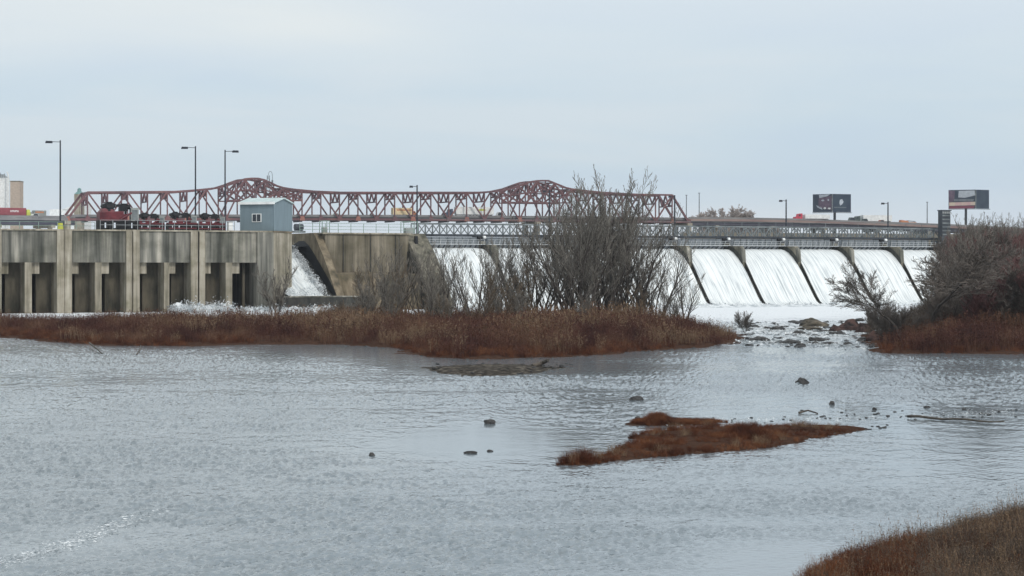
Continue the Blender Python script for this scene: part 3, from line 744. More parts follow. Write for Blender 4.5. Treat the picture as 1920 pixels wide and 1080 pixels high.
# ------------------------------------------------------------------ railings on the dam
def railing(name, ta, tb, s, z, step, h, m, label, nr=2):
    e_ = empty(name, D((ta+tb)/2, s, z), label, 'railing')
    mb = MB()
    for k in range(nr): mb.beam(D(ta, s, z+h*(k+1)/nr), D(tb, s, z+h*(k+1)/nr), 0.06, 0.06)
    mb.build('rail', m, e_)
    n = max(1, int(round((tb-ta)/step)))
    for j in range(n+1):
        t = ta+(tb-ta)*j/n; mb = MB(); mb.beam(D(t, s, z), D(t, s, z+h), 0.07, 0.07); mb.build('post', m, e_)
    return e_
railing('railing', tpx(-100), tpx(190), 3.0, TOPZ+0.05, 2.6, 1.0, 'greenrail', 'thin pale railing along the left end of the dam')
railing('railing', tpx(190), tpx(442), 0.5, TOPZ+0.05, 1.75, 1.25, 'galv', 'grey two rail railing in front of the red hoist machines')
railing('railing', tpx(562, 9), tpx(775, 9), 9.0, 10.82, 1.9, 1.3, 'greenrail', 'pale green railing on top of the abutment wall', nr=3)
# equipment on the abutment wall: small open frames and a box
for p, w_, lab in ((611, 1.1, 'small frame of grey pipes standing on the abutment wall beside the green railing'), (770, 2.2, 'grey pipe frame with a box beside the lamp post at the service bridge end')):
    t = tpx(p, 10)
    e_ = empty('pipe_frame', D(t, 10, 10.83), lab, 'frame')
    mb = MB()
    for dx in (-w_/2, w_/2):
        for ds in (0, 1.0): mb.beam(D(t+dx, 10+ds, 10.83), D(t+dx, 10+ds, 12.5), 0.09)
    for ds in (0, 1.0): mb.beam(D(t-w_/2, 10+ds, 12.5), D(t+w_/2, 10+ds, 12.5), 0.09)
    mb.build('frame', 'greenrail', e_)
    mb = MB(); mb.dbox(t-w_*0.3, t+w_*0.3, 10.2, 10.9, 10.83, 11.6); mb.build('box', 'cabinet', e_)
t = tpx(560, 12)
e_ = empty('winch', D(t, 12, 10.82), 'small dark winch beside the right wall of the hut', 'winch')
mb = MB(); mb.dbox(t-0.9, t+0.9, 11.6, 12.6, 10.82, 11.1); mb.build('bed', 'steel_grey', e_)
mb = MB(); mb.tube(D(t-0.6, 12, 11.6), D(t+0.6, 12, 11.6), 0.5); mb.build('drum', 'steel_dark', e_)

# ------------------------------------------------------------------ red hoist machines on the sluice dam
def hoist(loc, label, big=True):
    """about 5 m long, 3 m tall; local x along the dam"""
    e_ = empty('gate_hoist_machine', loc, label, 'hoist machine')
    def bld(mb, name, m, par=None):
        o = mb.build(name, m); COL.objects.unlink(o); COL.objects.link(o); o.parent = par or e_; return o
    mb = MB()
    for x, w_ in ((-2.2, 0.75), (-1.0, 0.6), (0.35, 0.9), (1.25, 0.5), (2.25, 0.5)): mb.box((x, 0, 0.55), (w_, 1.3, 1.1))
    mb.box((0, 0, 0.95), (5.0, 1.5, 0.2)); mb.box((0, 0, 0.12), (5.0, 0.35, 0.18))
    bld(mb, 'support_frame', 'black')
    mb = MB()
    if big: mb.box((-1.45, 0, 1.55), (2.0, 1.5, 1.0)); mb.box((0.3, 0, 1.45), (1.5, 1.3, 0.8)); mb.box((-0.2, -0.4, 2.0), (1.6, 0.35, 0.35))
    else:
        mb.box((0, -0.6, 1.15), (4.9, 0.25, 0.42)); mb.box((0, 0.6, 1.15), (4.9, 0.25, 0.42)); mb.box((-0.3, 0, 1.6), (0.9, 0.9, 0.6)); mb.box((-1.9, 0, 1.5), (0.5, 0.8, 0.4))
        mb.box((0, -0.6, 0.35), (4.9, 0.2, 0.25)); mb.box((1.2, 0, 1.75), (0.5, 0.7, 0.9)); mb.box((-0.9, -0.3, 1.9), (0.25, 0.25, 0.9))
    if big: mb.prism([(-2.4,-0.7,2.05), (-0.6,-0.7,2.05), (-0.6,0.7,2.05), (-2.4,0.7,2.05)], [(-2.0,-0.5,2.5), (-0.8,-0.5,2.5), (-0.8,0.5,2.5), (-2.0,0.5,2.5)])
    bld(mb, 'housing', 'machine')
    mb = MB(); mb.tube((0.1,-0.8,1.2), (1.5,-0.8,2.0), 0.12, 0.12, 8)
    bld(mb, 'brace', 'machine')
    for x in (-1.15, 0.65):
        mb = MB()
        if x > 0:
            mb.box((x, 0, 2.55), (0.95, 0.9, 0.7)); mb.tube((x+0.5, 0, 2.7), (x+0.85, 0, 2.7), 0.3, 0.3, 10); mb.box((x-0.65, -0.2, 2.85), (0.5, 0.4, 0.3)); mb.box((x+0.1, 0.1, 3.0), (0.7, 0.6, 0.22)); mb.box((x+0.2, -0.4, 2.0), (0.25, 0.25, 0.8))
            bld(mb, 'motor', 'black'); continue
        mb.tube((x-0.42, 0, 2.60), (x+0.50, 0, 2.60), 0.60, 0.60, 14)
        mb.tube((x-0.50, 0, 2.60), (x-0.42, 0, 2.60), 0.46, 0.46, 14)
        mb.prism([(x-0.95,-0.45,2.75), (x-0.40,-0.45,2.2), (x-0.40,0.45,2.2), (x-0.95,0.45,2.75)], [(x-0.80,-0.45,3.0), (x-0.35,-0.45,3.1), (x-0.35,0.45,3.1), (x-0.80,0.45,3.0)])
        mb.box((x+0.62, 0, 2.82), (0.34, 0.7, 0.5)); mb.box((x+0.05, 0, 3.22), (0.62, 0.5, 0.12)); mb.box((x-0.1, -0.5, 2.15), (0.3, 0.3, 0.5))
        bld(mb, 'drum', 'black')
    mb = MB(); mb.box((2.0, -0.1, 1.75), (0.95, 0.9, 1.5)); mb.box((2.0, -0.1, 2.55), (1.05, 1.0, 0.1))
    cb = bld(mb, 'cabinet', 'cabinet')
    mb = MB(); mb.box((1.98, -0.572, 1.75), (0.7, 0.03, 1.2)); bld(mb, 'cabinet_door', 'steel_grey', cb)
    return e_
h_ = hoist(D(tpx(231), 2.4, TOPZ+0.06), 'largest dark red hoist machine with two black drums, leftmost on the dam')
h_.rotation_euler.z = PHI; h_.scale = (1.08, 1.0, 1.12)
for p, lab, sc in ((293, 'small red hoist machine with grey cabinet, just right of the largest one', 0.74),
                   (352, 'small red hoist machine right behind the lamp post with the yellow guard', 0.80),
                   (407, 'small red hoist machine nearest to the blue grey hut', 0.76)):
    if p == 293: h2 = hoist(D(tpx(p), 2.6, TOPZ+0.06), lab, False); h2.rotation_euler.z = PHI; c = h2
    else: c = copy_tree(h2)
    c.location = D(tpx(p), 2.6, TOPZ+0.06); c.scale = (sc, sc, sc*0.95); c['label'] = lab

# low equipment beside the hoists and white tank by the hut
e_ = empty('pale_cabinet', D(tpx(443), 2.0, TOPZ+0.06), 'narrow white cabinet between the hoists and the hut', 'cabinet')
mb = MB(); t = tpx(442); mb.dbox(t-0.3, t+0.3, 2.0, 2.6, TOPZ+0.06, TOPZ+1.2); mb.build('body', 'white', e_)
mb = MB(); mb.dbox(t-0.34, t+0.34, 1.95, 2.65, TOPZ+1.2, TOPZ+1.28); mb.build('lid', 'galv', e_)

# ------------------------------------------------------------------ gate tower at the right end of the dam
tw = empty('gate_tower', D(tpx(1770, 9), 9, 9), 'narrow dark slatted tower at the right end of the dam', 'tower')
ta, tb = tpx(1766, 9), tpx(1782, 9)
mb = MB(); mb.dbox(ta, tb, 9, 10.0, -1, 15.2); mb.build('shaft', 'steel_dark', tw)
for k in range(6):
    z = 11.2+k*0.62
    mb = MB(); mb.dbox(ta+0.08, tb-0.08, 8.88, 8.997, z, z+0.22); mb.build('slat', 'steel_grey', tw)
mb = MB(); mb.dbox(ta-0.1, tb+0.1, 8.8, 10.1, 15.2, 15.35); mb.build('cap', 'steel_dark', tw)
mb = MB()
for k in range(4):
    t = ta+(tb-ta)*(k+0.5)/4; mb.dbox(t-0.17, t+0.17, 8.86, 8.998, 14.75, 15.1)
mb.build('top_vent', 'galv', tw)

# ------------------------------------------------------------------ red truss bridge
BL = Vector(((126-960)/F*772.0, 772.0, 0)); BR = Vector(((1291-960)/F*860.0, 860.0, 0))
BD = (BR-BL); NP = 34
bn = Vector((-BD.y, BD.x, 0)).normalized(); WB = 12.5
def bpos(k, side=0.0):
    p = BL+BD*(k/NP); return p+bn*(WB*side)
def zat(p, y): return CH+(HY-y)/F*p.y
TOPY = [(100,361),(330,359.5),(375,356),(412,352),(432,346),(457,336),(474,334.5),(490,335),(508,343),(524,351),(548,355),(590,359),(640,361),(900,361),(935,358.5),(962,353),(982,345.5),(1000,339.5),(1027,338.5),(1046,346),(1064,353.5),(1090,357),(1130,361),(1190,364.5),(1300,366.5)]
KH1 = min(range(36), key=lambda k: abs(960+F*bpos(k).x/bpos(k).y-482)); KH2 = min(range(36), key=lambda k: abs(960+F*bpos(k).x/bpos(k).y-1012))
def ytop(k):
    q = bpos(k); x = 960+F*q.x/q.y
    for (a, ya), (b, yb) in zip(TOPY, TOPY[1:]):
        if a <= x <= b: return ya+(yb-ya)*(x-a)/(b-a)
    return 361
def zbot(k): return 23.1+0.9*k/NP+0.5*math.sin(math.pi*k/NP)
def ztop(k):
    p = bpos(k); return zat(p, ytop(k))
br = empty('truss_bridge', bpos(17)+Vector((0, 0, 9)), 'long rust red cantilever truss road bridge beyond the dam', 'bridge')
for side in (0.0, 1.0):
    mt = 'red'
    mb = MB()
    for k in range(1, NP-1):
        a = bpos(k, side); b = bpos(k+1, side)
        for i in range(3):
            ka, kb = k+i/3, k+(i+1)/3
            pa = bpos(ka, side); pb = bpos(kb, side)
            mb.beam((pa.x, pa.y, ztop(ka)), (pb.x, pb.y, ztop(kb)), 0.6, 0.7)
    for k0, k1 in ((0, 1), (NP, NP-1)):
        a = bpos(k0, side); b = bpos(k1, side)
        mb.beam((a.x, a.y, zbot(k0)), (b.x, b.y, ztop(k1)), 0.7, 0.8)
    mb.build('top_chord', mt, br)
    mb = MB()
    for k in range(NP):
        a = bpos(k, side); b = bpos(k+1, side)
        mb.beam((a.x, a.y, zbot(k)), (b.x, b.y, zbot(k+1)), 0.6, 0.8)
    mb.build('bottom_chord', mt, br)
    for k in range(1, NP):
        a = bpos(k, side)
        mb = MB(); mb.beam((a.x, a.y, zbot(k)), (a.x, a.y, ztop(k)), 0.42); mb.build('vertical', mt, br)
    mb = MB()
    for k in range(1, NP-1):
        a = bpos(k, side); b = bpos(k+1, side)
        if k % 2: mb.beam((a.x, a.y, ztop(k)), (b.x, b.y, zbot(k+1)), 0.52)
        else: mb.beam((a.x, a.y, zbot(k)), (b.x, b.y, ztop(k+1)), 0.52)
        hump = min(abs(k-KH1), abs(k+1-KH1), abs(k-KH2), abs(k+1-KH2)) <= 1.5
        if hump:
            zm = (zbot(k)+7.0)
            mb.beam((a.x, a.y, zm), (b.x, b.y, zm), 0.45)
            mb.beam((a.x, a.y, zm), (b.x, b.y, ztop(k+1)-0.5), 0.6)
            mb.beam((a.x, a.y, ztop(k)-0.5), (b.x, b.y, zm), 0.6)
            mb.beam((a.x, a.y, (ztop(k)+zm)/2), (b.x, b.y, (ztop(k+1)+zm)/2), 0.45)
            m = (a+b)/2; mb.beam((m.x, m.y, zm), (m.x, m.y, ztop(k+0.5)), 0.35)
    mb.build('diagonal', mt, br)
mb = MB()          # sway frames and portals between the two trusses
for k in range(1, NP):
    a = bpos(k, 0); b = bpos(k, 1); zt = ztop(k); dp = 2.4 if k % 2 else 3.6
    if k in (1, NP-1, KH1, KH2): dp = 4.5
    zl = max(zbot(k)+5.2, zt-dp)
    mb.beam((a.x, a.y, zl), (b.x, b.y, zl), 0.4, 0.5)
    for j in range(4):
        p = a+(b-a)*(j/4); q = a+(b-a)*((j+1)/4)
        z0, z1 = (zt, zl) if j % 2 == 0 else (zl, zt)
        mb.beam((p.x, p.y, z0), (q.x, q.y, z1), 0.5)
    if zt-zl > 4 or k in (KH1-1, KH1+1, KH2-1, KH2+1):
        mb.beam((a.x, a.y, zl), (b.x, b.y, zt-1), 0.3)
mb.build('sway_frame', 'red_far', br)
mb = MB()
for k in range(1, NP-1):
    a = bpos(k, 0); b = bpos(k+1, 1); c = bpos(k, 1); d = bpos(k+1, 0)
    mb.beam((a.x, a.y, ztop(k)), (b.x, b.y, ztop(k+1)), 0.3); mb.beam((c.x, c.y, ztop(k)), (d.x, d.y, ztop(k+1)), 0.3)
    mb.beam((a.x, a.y, ztop(k)), (c.x, c.y, ztop(k)), 0.4)
mb.build('top_bracing', 'red', br)
mb = MB()
for k in range(NP):
    a, b = bpos(k, 0.06), bpos(k+1, 0.06); c, d = bpos(k+1, 0.94), bpos(k, 0.94)
    z0, z1 = zbot(k), zbot(k+1)
    mb.hexa([(a.x,a.y,z0+0.5), (b.x,b.y,z1+0.5), (c.x,c.y,z1+0.5), (d.x,d.y,z0+0.5)], [(a.x,a.y,z0+0.9), (b.x,b.y,z1+0.9), (c.x,c.y,z1+0.9), (d.x,d.y,z0+0.9)])
mb.build('road_deck', 'asphalt', br)
for side in (0.07, 0.93):
    mb = MB()
    for k in range(NP):
        a, b = bpos(k, side), bpos(k+1, side)
        mb.beam((a.x, a.y, zbot(k)+1.35), (b.x, b.y, zbot(k+1)+1.35), 0.25, 0.85)
    mb.build('barrier', 'deckgrey', br)
mb = MB()
for k in range(NP+1):
    a, b = bpos(k, 0.02), bpos(k, 0.98); z = zbot(k)-0.35
    mb.beam((a.x, a.y, z), (b.x, b.y, z), 0.4, 1.3)
for s_ in (0.2, 0.4, 0.6, 0.8):
    for k in range(NP):
        a, b = bpos(k, s_), bpos(k+1, s_); mb.beam((a.x, a.y, zbot(k)), (b.x, b.y, zbot(k+1)), 0.3, 0.8)
mb.build('floor_beam', 'girder', br)
for k in range(0, NP+1):
    mb = MB(); a = bpos(k, -0.045); d_ = BD.normalized()*1.1
    z = zbot(k); mb.hexa([(a.x-d_.x, a.y-d_.y, z-0.55), (a.x+d_.x, a.y+d_.y, z-0.55), (a.x+d_.x, a.y+d_.y+0.1, z-0.55), (a.x-d_.x, a.y-d_.y+0.1, z-0.55)],
                        [(a.x-d_.x*.6, a.y-d_.y*.6, z+1.1), (a.x+d_.x*.6, a.y+d_.y*.6, z+1.1), (a.x+d_.x*.6, a.y+d_.y*.6+0.1, z+1.1), (a.x-d_.x*.6, a.y-d_.y*.6+0.1, z+1.1)])
    mb.build('gusset', 'rust' if k % 3 == 0 else 'red', br)
for k in (0, KH1, KH2, NP):
    mb = MB()
    for s_ in (0.0, 1.0):
        p = bpos(k, s_); mb.tube((p.x, p.y, 3.5), (p.x, p.y, zbot(k)-1.6), 1.6, 1.2, 12)
    a, b = bpos(k, -0.12), bpos(k, 1.12); mb.beam((a.x, a.y, zbot(k)-1.1), (b.x, b.y, zbot(k)-1.1), 2.2, 1.2)
    mb.build('bridge_pier', 'concrete_pale', br)

# approaches: left and right viaducts
def viaduct(name, pts, w, label, fascia):
    e_ = empty(name, Vector(pts[0])*0.5+Vector(pts[-1])*0.5-Vector((0,0,12)), label, 'viaduct')
    deck, gird, bar, bar2 = MB(), MB(), MB(), MB()
    for a, b in zip(pts, pts[1:]):
        a = Vector(a); b = Vector(b); d = (b-a); nrm_ = Vector((-d.y, d.x, 0)).normalized()
        if nrm_.y < 0: nrm_ = -nrm_
        aw, bw = a+nrm_*w, b+nrm_*w
        up = Vector((0,0,0.45))
        deck.hexa([a, b, bw, aw], [a+up, b+up, bw+up, aw+up])
        g0 = Vector((0,0,-0.9))
        for f in (0.06, 0.35, 0.65, 0.94):
            gird.beam(a+nrm_*w*f+g0, b+nrm_*w*f+g0, 0.5, 1.8)
        bar.beam(a+Vector((0,0,0.25))-nrm_*0.14, b+Vector((0,0,0.25))-nrm_*0.14, 0.26, 0.9)
        bar2.beam(a+Vector((0,0,1.1)), b+Vector((0,0,1.1)), 0.2, 0.7); bar2.beam(aw+Vector((0,0,1.0)), bw+Vector((0,0,1.0)), 0.2, 0.9)
    deck.build('road_deck', 'asphalt', e_); gird.build('girder', 'girder', e_); bar.build('fascia', fascia, e_); bar2.build('barrier', 'deckgrey', e_)
    for a, b in zip(pts, pts[1:]):
        a = Vector(a); b = Vector(b); d = (b-a); L_ = d.length; nrm_ = Vector((-d.y, d.x, 0)).normalized()
        if nrm_.y < 0: nrm_ = -nrm_
        n = max(1, int(L_/28))
        for j in range(n):
            p = a+d*((j+0.5)/n)
            mb = MB(); c = p+nrm_*w*0.5
            for f in (0.2, 0.8):
                q = p+nrm_*w*f; mb.tube((q.x, q.y, 3.5), (q.x, q.y, p.z-2.9), 0.9, 0.9, 10)
            a_ = p+nrm_*w*0.03; b_ = p+nrm_*w*0.97
            mb.beam((a_.x, a_.y, p.z-2.35), (b_.x, b_.y, p.z-2.35), 1.6, 1.1)
            mb.build('support', 'concrete_pale', e_)
    return e_
rp_ = [at(1291, 413.5, 861), at(1400, 414.5, 868), at(1500, 416.5, 876), at(1600, 420, 885), at(1700, 423.5, 893), at(1790, 427, 900), at(2050, 440, 925)]
viaduct('approach_viaduct', rp_, 14, 'brown edged approach viaduct carrying trucks right of the red bridge', 'brownrail')
lp_ = [at(-320, 411.5, 730), at(-60, 411, 748), at(60, 411.5, 762), at(142, 413, 774)]
viaduct('approach_viaduct', lp_, 14, 'grey approach viaduct left of the red bridge', 'deckgrey')

def path_at(pts, px, off):
    for a, b in zip(pts, pts[1:]):
        pa = 960+F*a.x/a.y; pb = 960+F*b.x/b.y
        if pa <= px <= pb:
            f = (px-pa)/(pb-pa); p = a+(b-a)*f; d = (b-a).normalized()
            n_ = Vector((-d.y, d.x, 0)).normalized()
            return p+n_*off+Vector((0,0,0.46)), math.atan2(d.y, d.x)
def deck_at(px, off=3.0):
    if px < 140: return path_at(lp_, px, off)
    if px > 1292: return path_at(rp_, px, off)
    best = min((abs(960+F*bpos(k/10).x/bpos(k/10).y-px), k/10) for k in range(0, 341))
    k = best[1]; p = bpos(k)+bn*off; return Vector((p.x, p.y, zbot(k)+0.91)), math.atan2(BD.y, BD.x)

# ------------------------------------------------------------------ vehicles, local x = along the road
def vehicle(name, px, off, label, cat, parts, group=None):
    p, a = deck_at(px, off)
    e_ = empty(name, p, label, cat, group)
    e_.rotation_euler.z = a
    def bld(mb, nm, m, par=None):
        o = mb.build(nm, m); o.parent = par or e_; return o
    parts(bld)
    return e_
def wheels(bld, xs, r=0.5, w=1.15):
    for x in xs:
        for y in (-w, w):
            mb = MB(); mb.tube((x, y-0.15, r), (x, y+0.15, r), r, r, 14); bld(mb, 'wheel', 'black')
def semi(bld, L_=14.5, tm='white', cm='cabblue', flip=-1, h=2.8, mark=None):
    f = flip
    mb = MB(); mb.box((-f*2.0, 0, 1.25+h/2), (L_, 2.5, h)); tr_ = bld(mb, 'trailer', tm)
    mb = MB(); mb.box((-f*2.0, 0, 1.12), (L_-0.5, 1.0, 0.22)); bld(mb, 'chassis', 'black')
    if mark:
        mb = MB(); mb.box((-f*2.0+3.0, -1.265, 1.25+h*0.62), (2.6, 0.02, 0.7)); bld(mb, 'marking', mark, tr_)
    x0 = f*(L_/2-1.6)+f*0.9
    mb = MB()
    def q(x, z): return x0+f*x, z
    pr_ = [(0.0, 0.8), (0.0, 3.4), (1.6, 3.2), (1.9, 2.1), (3.2, 1.9), (3.3, 0.8)]
    mb.prism([(x0+f*x, -1.15, z) for x, z in pr_], [(x0+f*x, 1.15, z) for x, z in pr_]); cb_ = bld(mb, 'cab', cm)
    mb = MB(); mb.box((x0+f*1.25, 0, 2.55), (0.8, 2.34, 0.7)); bld(mb, 'side_window', 'glass', cb_)
    wheels(bld, [x0+f*2.6, x0+f*0.3, x0-f*0.9, -f*(L_/2-0.2), -f*(L_/2-1.5)])
vehicle('semi_truck', 886, 3.2, 'long white semi trailer with dark blue cab on the red bridge', 'truck', lambda b: semi(b, 15.5, 'white', 'cabblue', -1, 2.9, 'yellow'))
def boxtruck(bld, L_=8.0, tm='cream', cm='orange', f=1, h=2.6):
    mb = MB(); mb.box((-f*1.2, 0, 1.0+h/2), (L_, 2.4, h)); tr_ = bld(mb, 'box_body', tm)
    mb = MB(); mb.box((-f*0.7, -1.215, 1.0+h*0.68), (L_*0.75, 0.02, 0.5)); bld(mb, 'stripe', 'orange', tr_)
    x0 = f*(L_/2-1.2)
    pr_ = [(0.05, 0.6), (0.05, 2.5), (0.9, 2.4), (1.5, 1.6), (2.0, 1.4), (2.05, 0.6)]
    mb = MB(); mb.prism([(x0+f*x, -1.05, z) for x, z in pr_], [(x0+f*x, 1.05, z) for x, z in pr_]); cb_ = bld(mb, 'cab', cm)
    mb = MB(); mb.box((x0+f*0.7, 0, 1.95), (0.55, 2.14, 0.5)); bld(mb, 'side_window', 'glass', cb_)
    wheels(bld, [x0+f*1.2, -f*(L_/2-0.4), -f*(L_/2-1.6)])
vehicle('box_truck', 763, 3.0, 'cream and orange box truck behind the lamp post on the red bridge', 'truck', lambda b: boxtruck(b))
def car(bld, m='white', L_=4.4, h=1.45):
    pr_ = [(-L_/2, 0.35), (-L_/2, 0.85), (-L_*0.30, 0.95), (-L_*0.18, h), (L_*0.14, h), (L_*0.28, 0.95), (L_/2, 0.8), (L_/2, 0.35)]
    mb = MB(); mb.prism([(x, -0.88, z) for x, z in pr_], [(x, 0.88, z) for x, z in pr_]); bd = bld(mb, 'body', m)
    mb = MB(); gl = [(-L_*0.25, 0.97), (-L_*0.17, h-0.08), (L_*0.13, h-0.08), (L_*0.23, 0.97)]
    mb.prism([(x, -0.895, z) for x, z in gl], [(x, 0.895, z) for x, z in gl]); bld(mb, 'window', 'glass', bd)
    wheels(bld, [-L_*0.31, L_*0.31], 0.33, 0.8)
vehicle('car', 632, 3.0, 'small white car on the red bridge right of the hut', 'car', lambda b: car(b))
vehicle('van', 945, 4.0, 'white van just right of the white semi trailer on the red bridge', 'van', lambda b: car(b, 'white', 5.6, 2.3))
vehicle('semi_truck', 1530, 3.5, 'red cab truck with a pale lumpy load on the right approach', 'truck', lambda b: semi(b, 11.5, 'white', 'cabred', -1, 1.7))
vehicle('van', 1604, 3.2, 'dark green van right of the near billboard pole', 'van', lambda b: car(b, 'cabgreen', 5.2, 2.35))
vehicle('semi_truck', 1650, 7.0, 'long white trailer on the approach behind the dark green vehicles', 'truck', lambda b: semi(b, 13.5, 'white', 'cabgreen', -1, 2.5))
vehicle('car', 1627, 2.6, 'dark green pickup in front of the long white trailer', 'car', lambda b: car(b, 'cabgreen', 4.2, 2.0))
vehicle('car', 1658, 2.6, 'brown car near the rear of the long white trailer', 'car', lambda b: car(b, 'rust', 4.0, 1.7))
def flat(bld):
    mb = MB(); mb.box((-0.3, 0, 1.0), (7.5, 2.3, 0.4)); mb.prism([(-3.6,-1.1,1.2), (0.0,-1.1,1.2), (0.0,1.1,1.2), (-3.6,1.1,1.2)], [(-3.5,-1.0,2.1), (-0.4,-1.0,1.7), (-0.4,1.0,1.7), (-3.5,1.0,2.1)])
    bld(mb, 'body', 'orange'); mb = MB(); mb.beam((-0.5,0,1.8), (3.6,0,1.5), 0.35); bld(mb, 'boom', 'steel_grey'); wheels(bld, [-2.8, 2.0, 3.0], 0.45)
vehicle('crane_truck', 1708, 2.8, 'low orange truck with a folded boom on the right approach', 'truck', flat)
def cont(bld):
    mb = MB(); mb.box((0, 0, 2.4), (12.2, 2.44, 2.6)); c_ = bld(mb, 'container', 'container')
    mb = MB()
    for i, x in enumerate((0.2, 0.85, 1.5, 2.15, 2.8)):      # blurred white lettering
        mb.box((x, -1.235, 2.55), (0.16, 0.02, 0.7)); mb.box((x+0.22, -1.235, 2.55+(0.27 if i % 2 else -0.27)), (0.32, 0.021, 0.15))
        mb.box((x+0.4, -1.235, 2.6), (0.14, 0.019, 0.5))
    bld(mb, 'lettering', 'white', c_)
    mb = MB(); mb.box((0, 0, 0.95), (12.2, 1.0, 0.25)); bld(mb, 'chassis', 'black'); wheels(bld, [-5, -3.7, 3.5, 4.8])
    mb = MB(); mb.prism([(6.3,-1.1,0.8),(7.9,-1.1,0.8),(7.9,1.1,0.8),(6.3,1.1,0.8)], [(6.4,-1.1,3.2),(7.6,-1.1,3.1),(7.6,1.1,3.1),(6.4,1.1,3.2)]); bld(mb, 'cab', 'yellow')
vehicle('container_truck', 22, 3.0, 'maroon container on a truck with a yellow cab at the far left', 'truck', cont)
vehicle('car', 73, 3.0, 'white pickup behind the container truck', 'car', lambda b: car(b, 'white', 4.6, 1.7))
vehicle('box_truck', 86, 7.0, 'grey green box truck on the left approach', 'truck', lambda b: boxtruck(b, 4.5, 'cabinet', 'cabinet', -1, 2.0))
vehicle('car', 122, 2.6, 'white car on the left approach by the bridge end', 'car', lambda b: car(b))

# ------------------------------------------------------------------ billboards
def billboard(pl, pm, pr, yt, yb, Y, dy, label, left_parts, polepx, ypole):
    A = at(pl, yt, Y+dy); B = at(pm, yt, Y); C_ = at(pr, yt, Y+dy*0.8)
    h = (yb-yt)/F*Y; top = B.z
    e_ = empty('billboard', (B.x, Y+1.5, 9.6), label, 'billboard')
    def panel(p, q, nm, m):
        mb = MB(); d = (q-p); d.z = 0; n_ = Vector((-d.y, d.x, 0)).normalized(); n_ = n_ if n_.y > 0 else -n_
        lo = [Vector((p.x, p.y, top-h)), Vector((q.x, q.y, top-h)), Vector((q.x, q.y, top-h))+n_*0.5, Vector((p.x, p.y, top-h))+n_*0.5]
        mb.hexa(lo, [v+Vector((0,0,h)) for v in lo]); return mb.build(nm, m, e_)
    pl_ = panel(A, B, 'panel', 'navy'); pr_ = panel(B+Vector((0.02,0,0)), C_, 'panel', 'navy')
    def patch(p, q, poly_, m, par):
        d = (q-p); n_ = Vector((-d.y, d.x, 0)).normalized(); n_ = n_ if n_.y > 0 else -n_
        def w(u, v, k): x = p+d*u-n_*k; return (x.x, x.y, top-h*v)
        mb = MB(); mb.prism([w(u, v, 0.001) for u, v in poly_], [w(u, v, 0.03+0.004*len(poly_)) for u, v in poly_]); mb.build('artwork', m, par)
    for side, poly_, m in left_parts:
        if side == 'l': patch(A, B, poly_, m, pl_)
        else: patch(B, C_, poly_, m, pr_)
    mb = MB()
    for p, q in ((A, B), (B, C_)):
        mb.beam((p.x, p.y-0.7, top-h-0.25), (q.x, q.y-0.7, top-h-0.25), 1.2, 0.18)
    mb.build('catwalk', 'steel_dark', e_)
    mb = MB(); pp = at(polepx, ypole, Y+8); mb.tube((pp.x, pp.y, 6), (pp.x, pp.y, top-h*0.3), 0.6, 0.55, 10); mb.build('pole', 'steel_dark', e_)
    mb = MB(); mb.beam((B.x, B.y-0.05, top-h), (B.x, B.y-0.05, top), 0.35); mb.build('corner_trim', 'steel_grey', e_)
def blob(cx, cy, rx, ry, n=8): return [(cx+rx*math.cos(2*math.pi*i/n), cy+ry*math.sin(2*math.pi*i/n)) for i in range(n)]
billboard(1524, 1560.5, 1595.5, 363.5, 397.5, 905, 6.0, 'navy two sided billboard with a pale emblem on its right face', [
    ('l', [(0.32, 0.04), (0.9, 0.02), (0.75, 0.12), (0.34, 0.22)], 'palepost'), ('l', [(0.3, 0.24), (0.97, 0.1), (0.97, 0.9), (0.3, 0.72)], 'plum'),
    ('l', [(0.18, 0.62), (0.45, 0.70), (0.5, 0.86), (0.25, 0.74)], 'palepost'), ('l', blob(0.62, 0.78, 0.07, 0.06), 'white'), ('l', blob(0.85, 0.80, 0.08, 0.05), 'white'),
    ('l', blob(0.8, 0.33, 0.04, 0.06), 'palepost'), ('l', blob(0.52, 0.35, 0.08, 0.05), 'palepost'),
    ('r', [(0.40, 0.32), (0.52, 0.28), (0.60, 0.42), (0.54, 0.55), (0.42, 0.64), (0.38, 0.5)], 'palepost'), ('r', [(0.1, 0.72), (0.75, 0.72), (0.75, 0.76), (0.1, 0.76)], 'gate')], 1565, 397)
billboard(1778.5, 1829.5, 1854.5, 355.5, 391, 955, 6.0, 'billboard with a pale picture over pink and maroon stripes, above the right bank', [
    ('l', [(0.0, 0.02), (0.24, 0.04), (0.2, 0.6), (0.0, 0.65)], 'plum'), ('l', [(0.38, 0.05), (0.96, 0.04), (0.98, 0.3), (0.62, 0.42), (0.36, 0.4)], 'palepost'),
    ('l', [(0.2, 0.48), (0.95, 0.5), (0.9, 0.62), (0.2, 0.6)], 'gate'), ('l', [(0.02, 0.66), (0.99, 0.64), (0.99, 0.82), (0.02, 0.84)], 'pinkpost'),
    ('l', [(0.02, 0.86), (0.97, 0.845), (0.92, 0.99), (0.02, 0.99)], 'redpost'), ('l', [(0.55, 0.3), (0.7, 0.26), (0.95, 0.36), (0.6, 0.36)], 'navy')], 1811, 391)

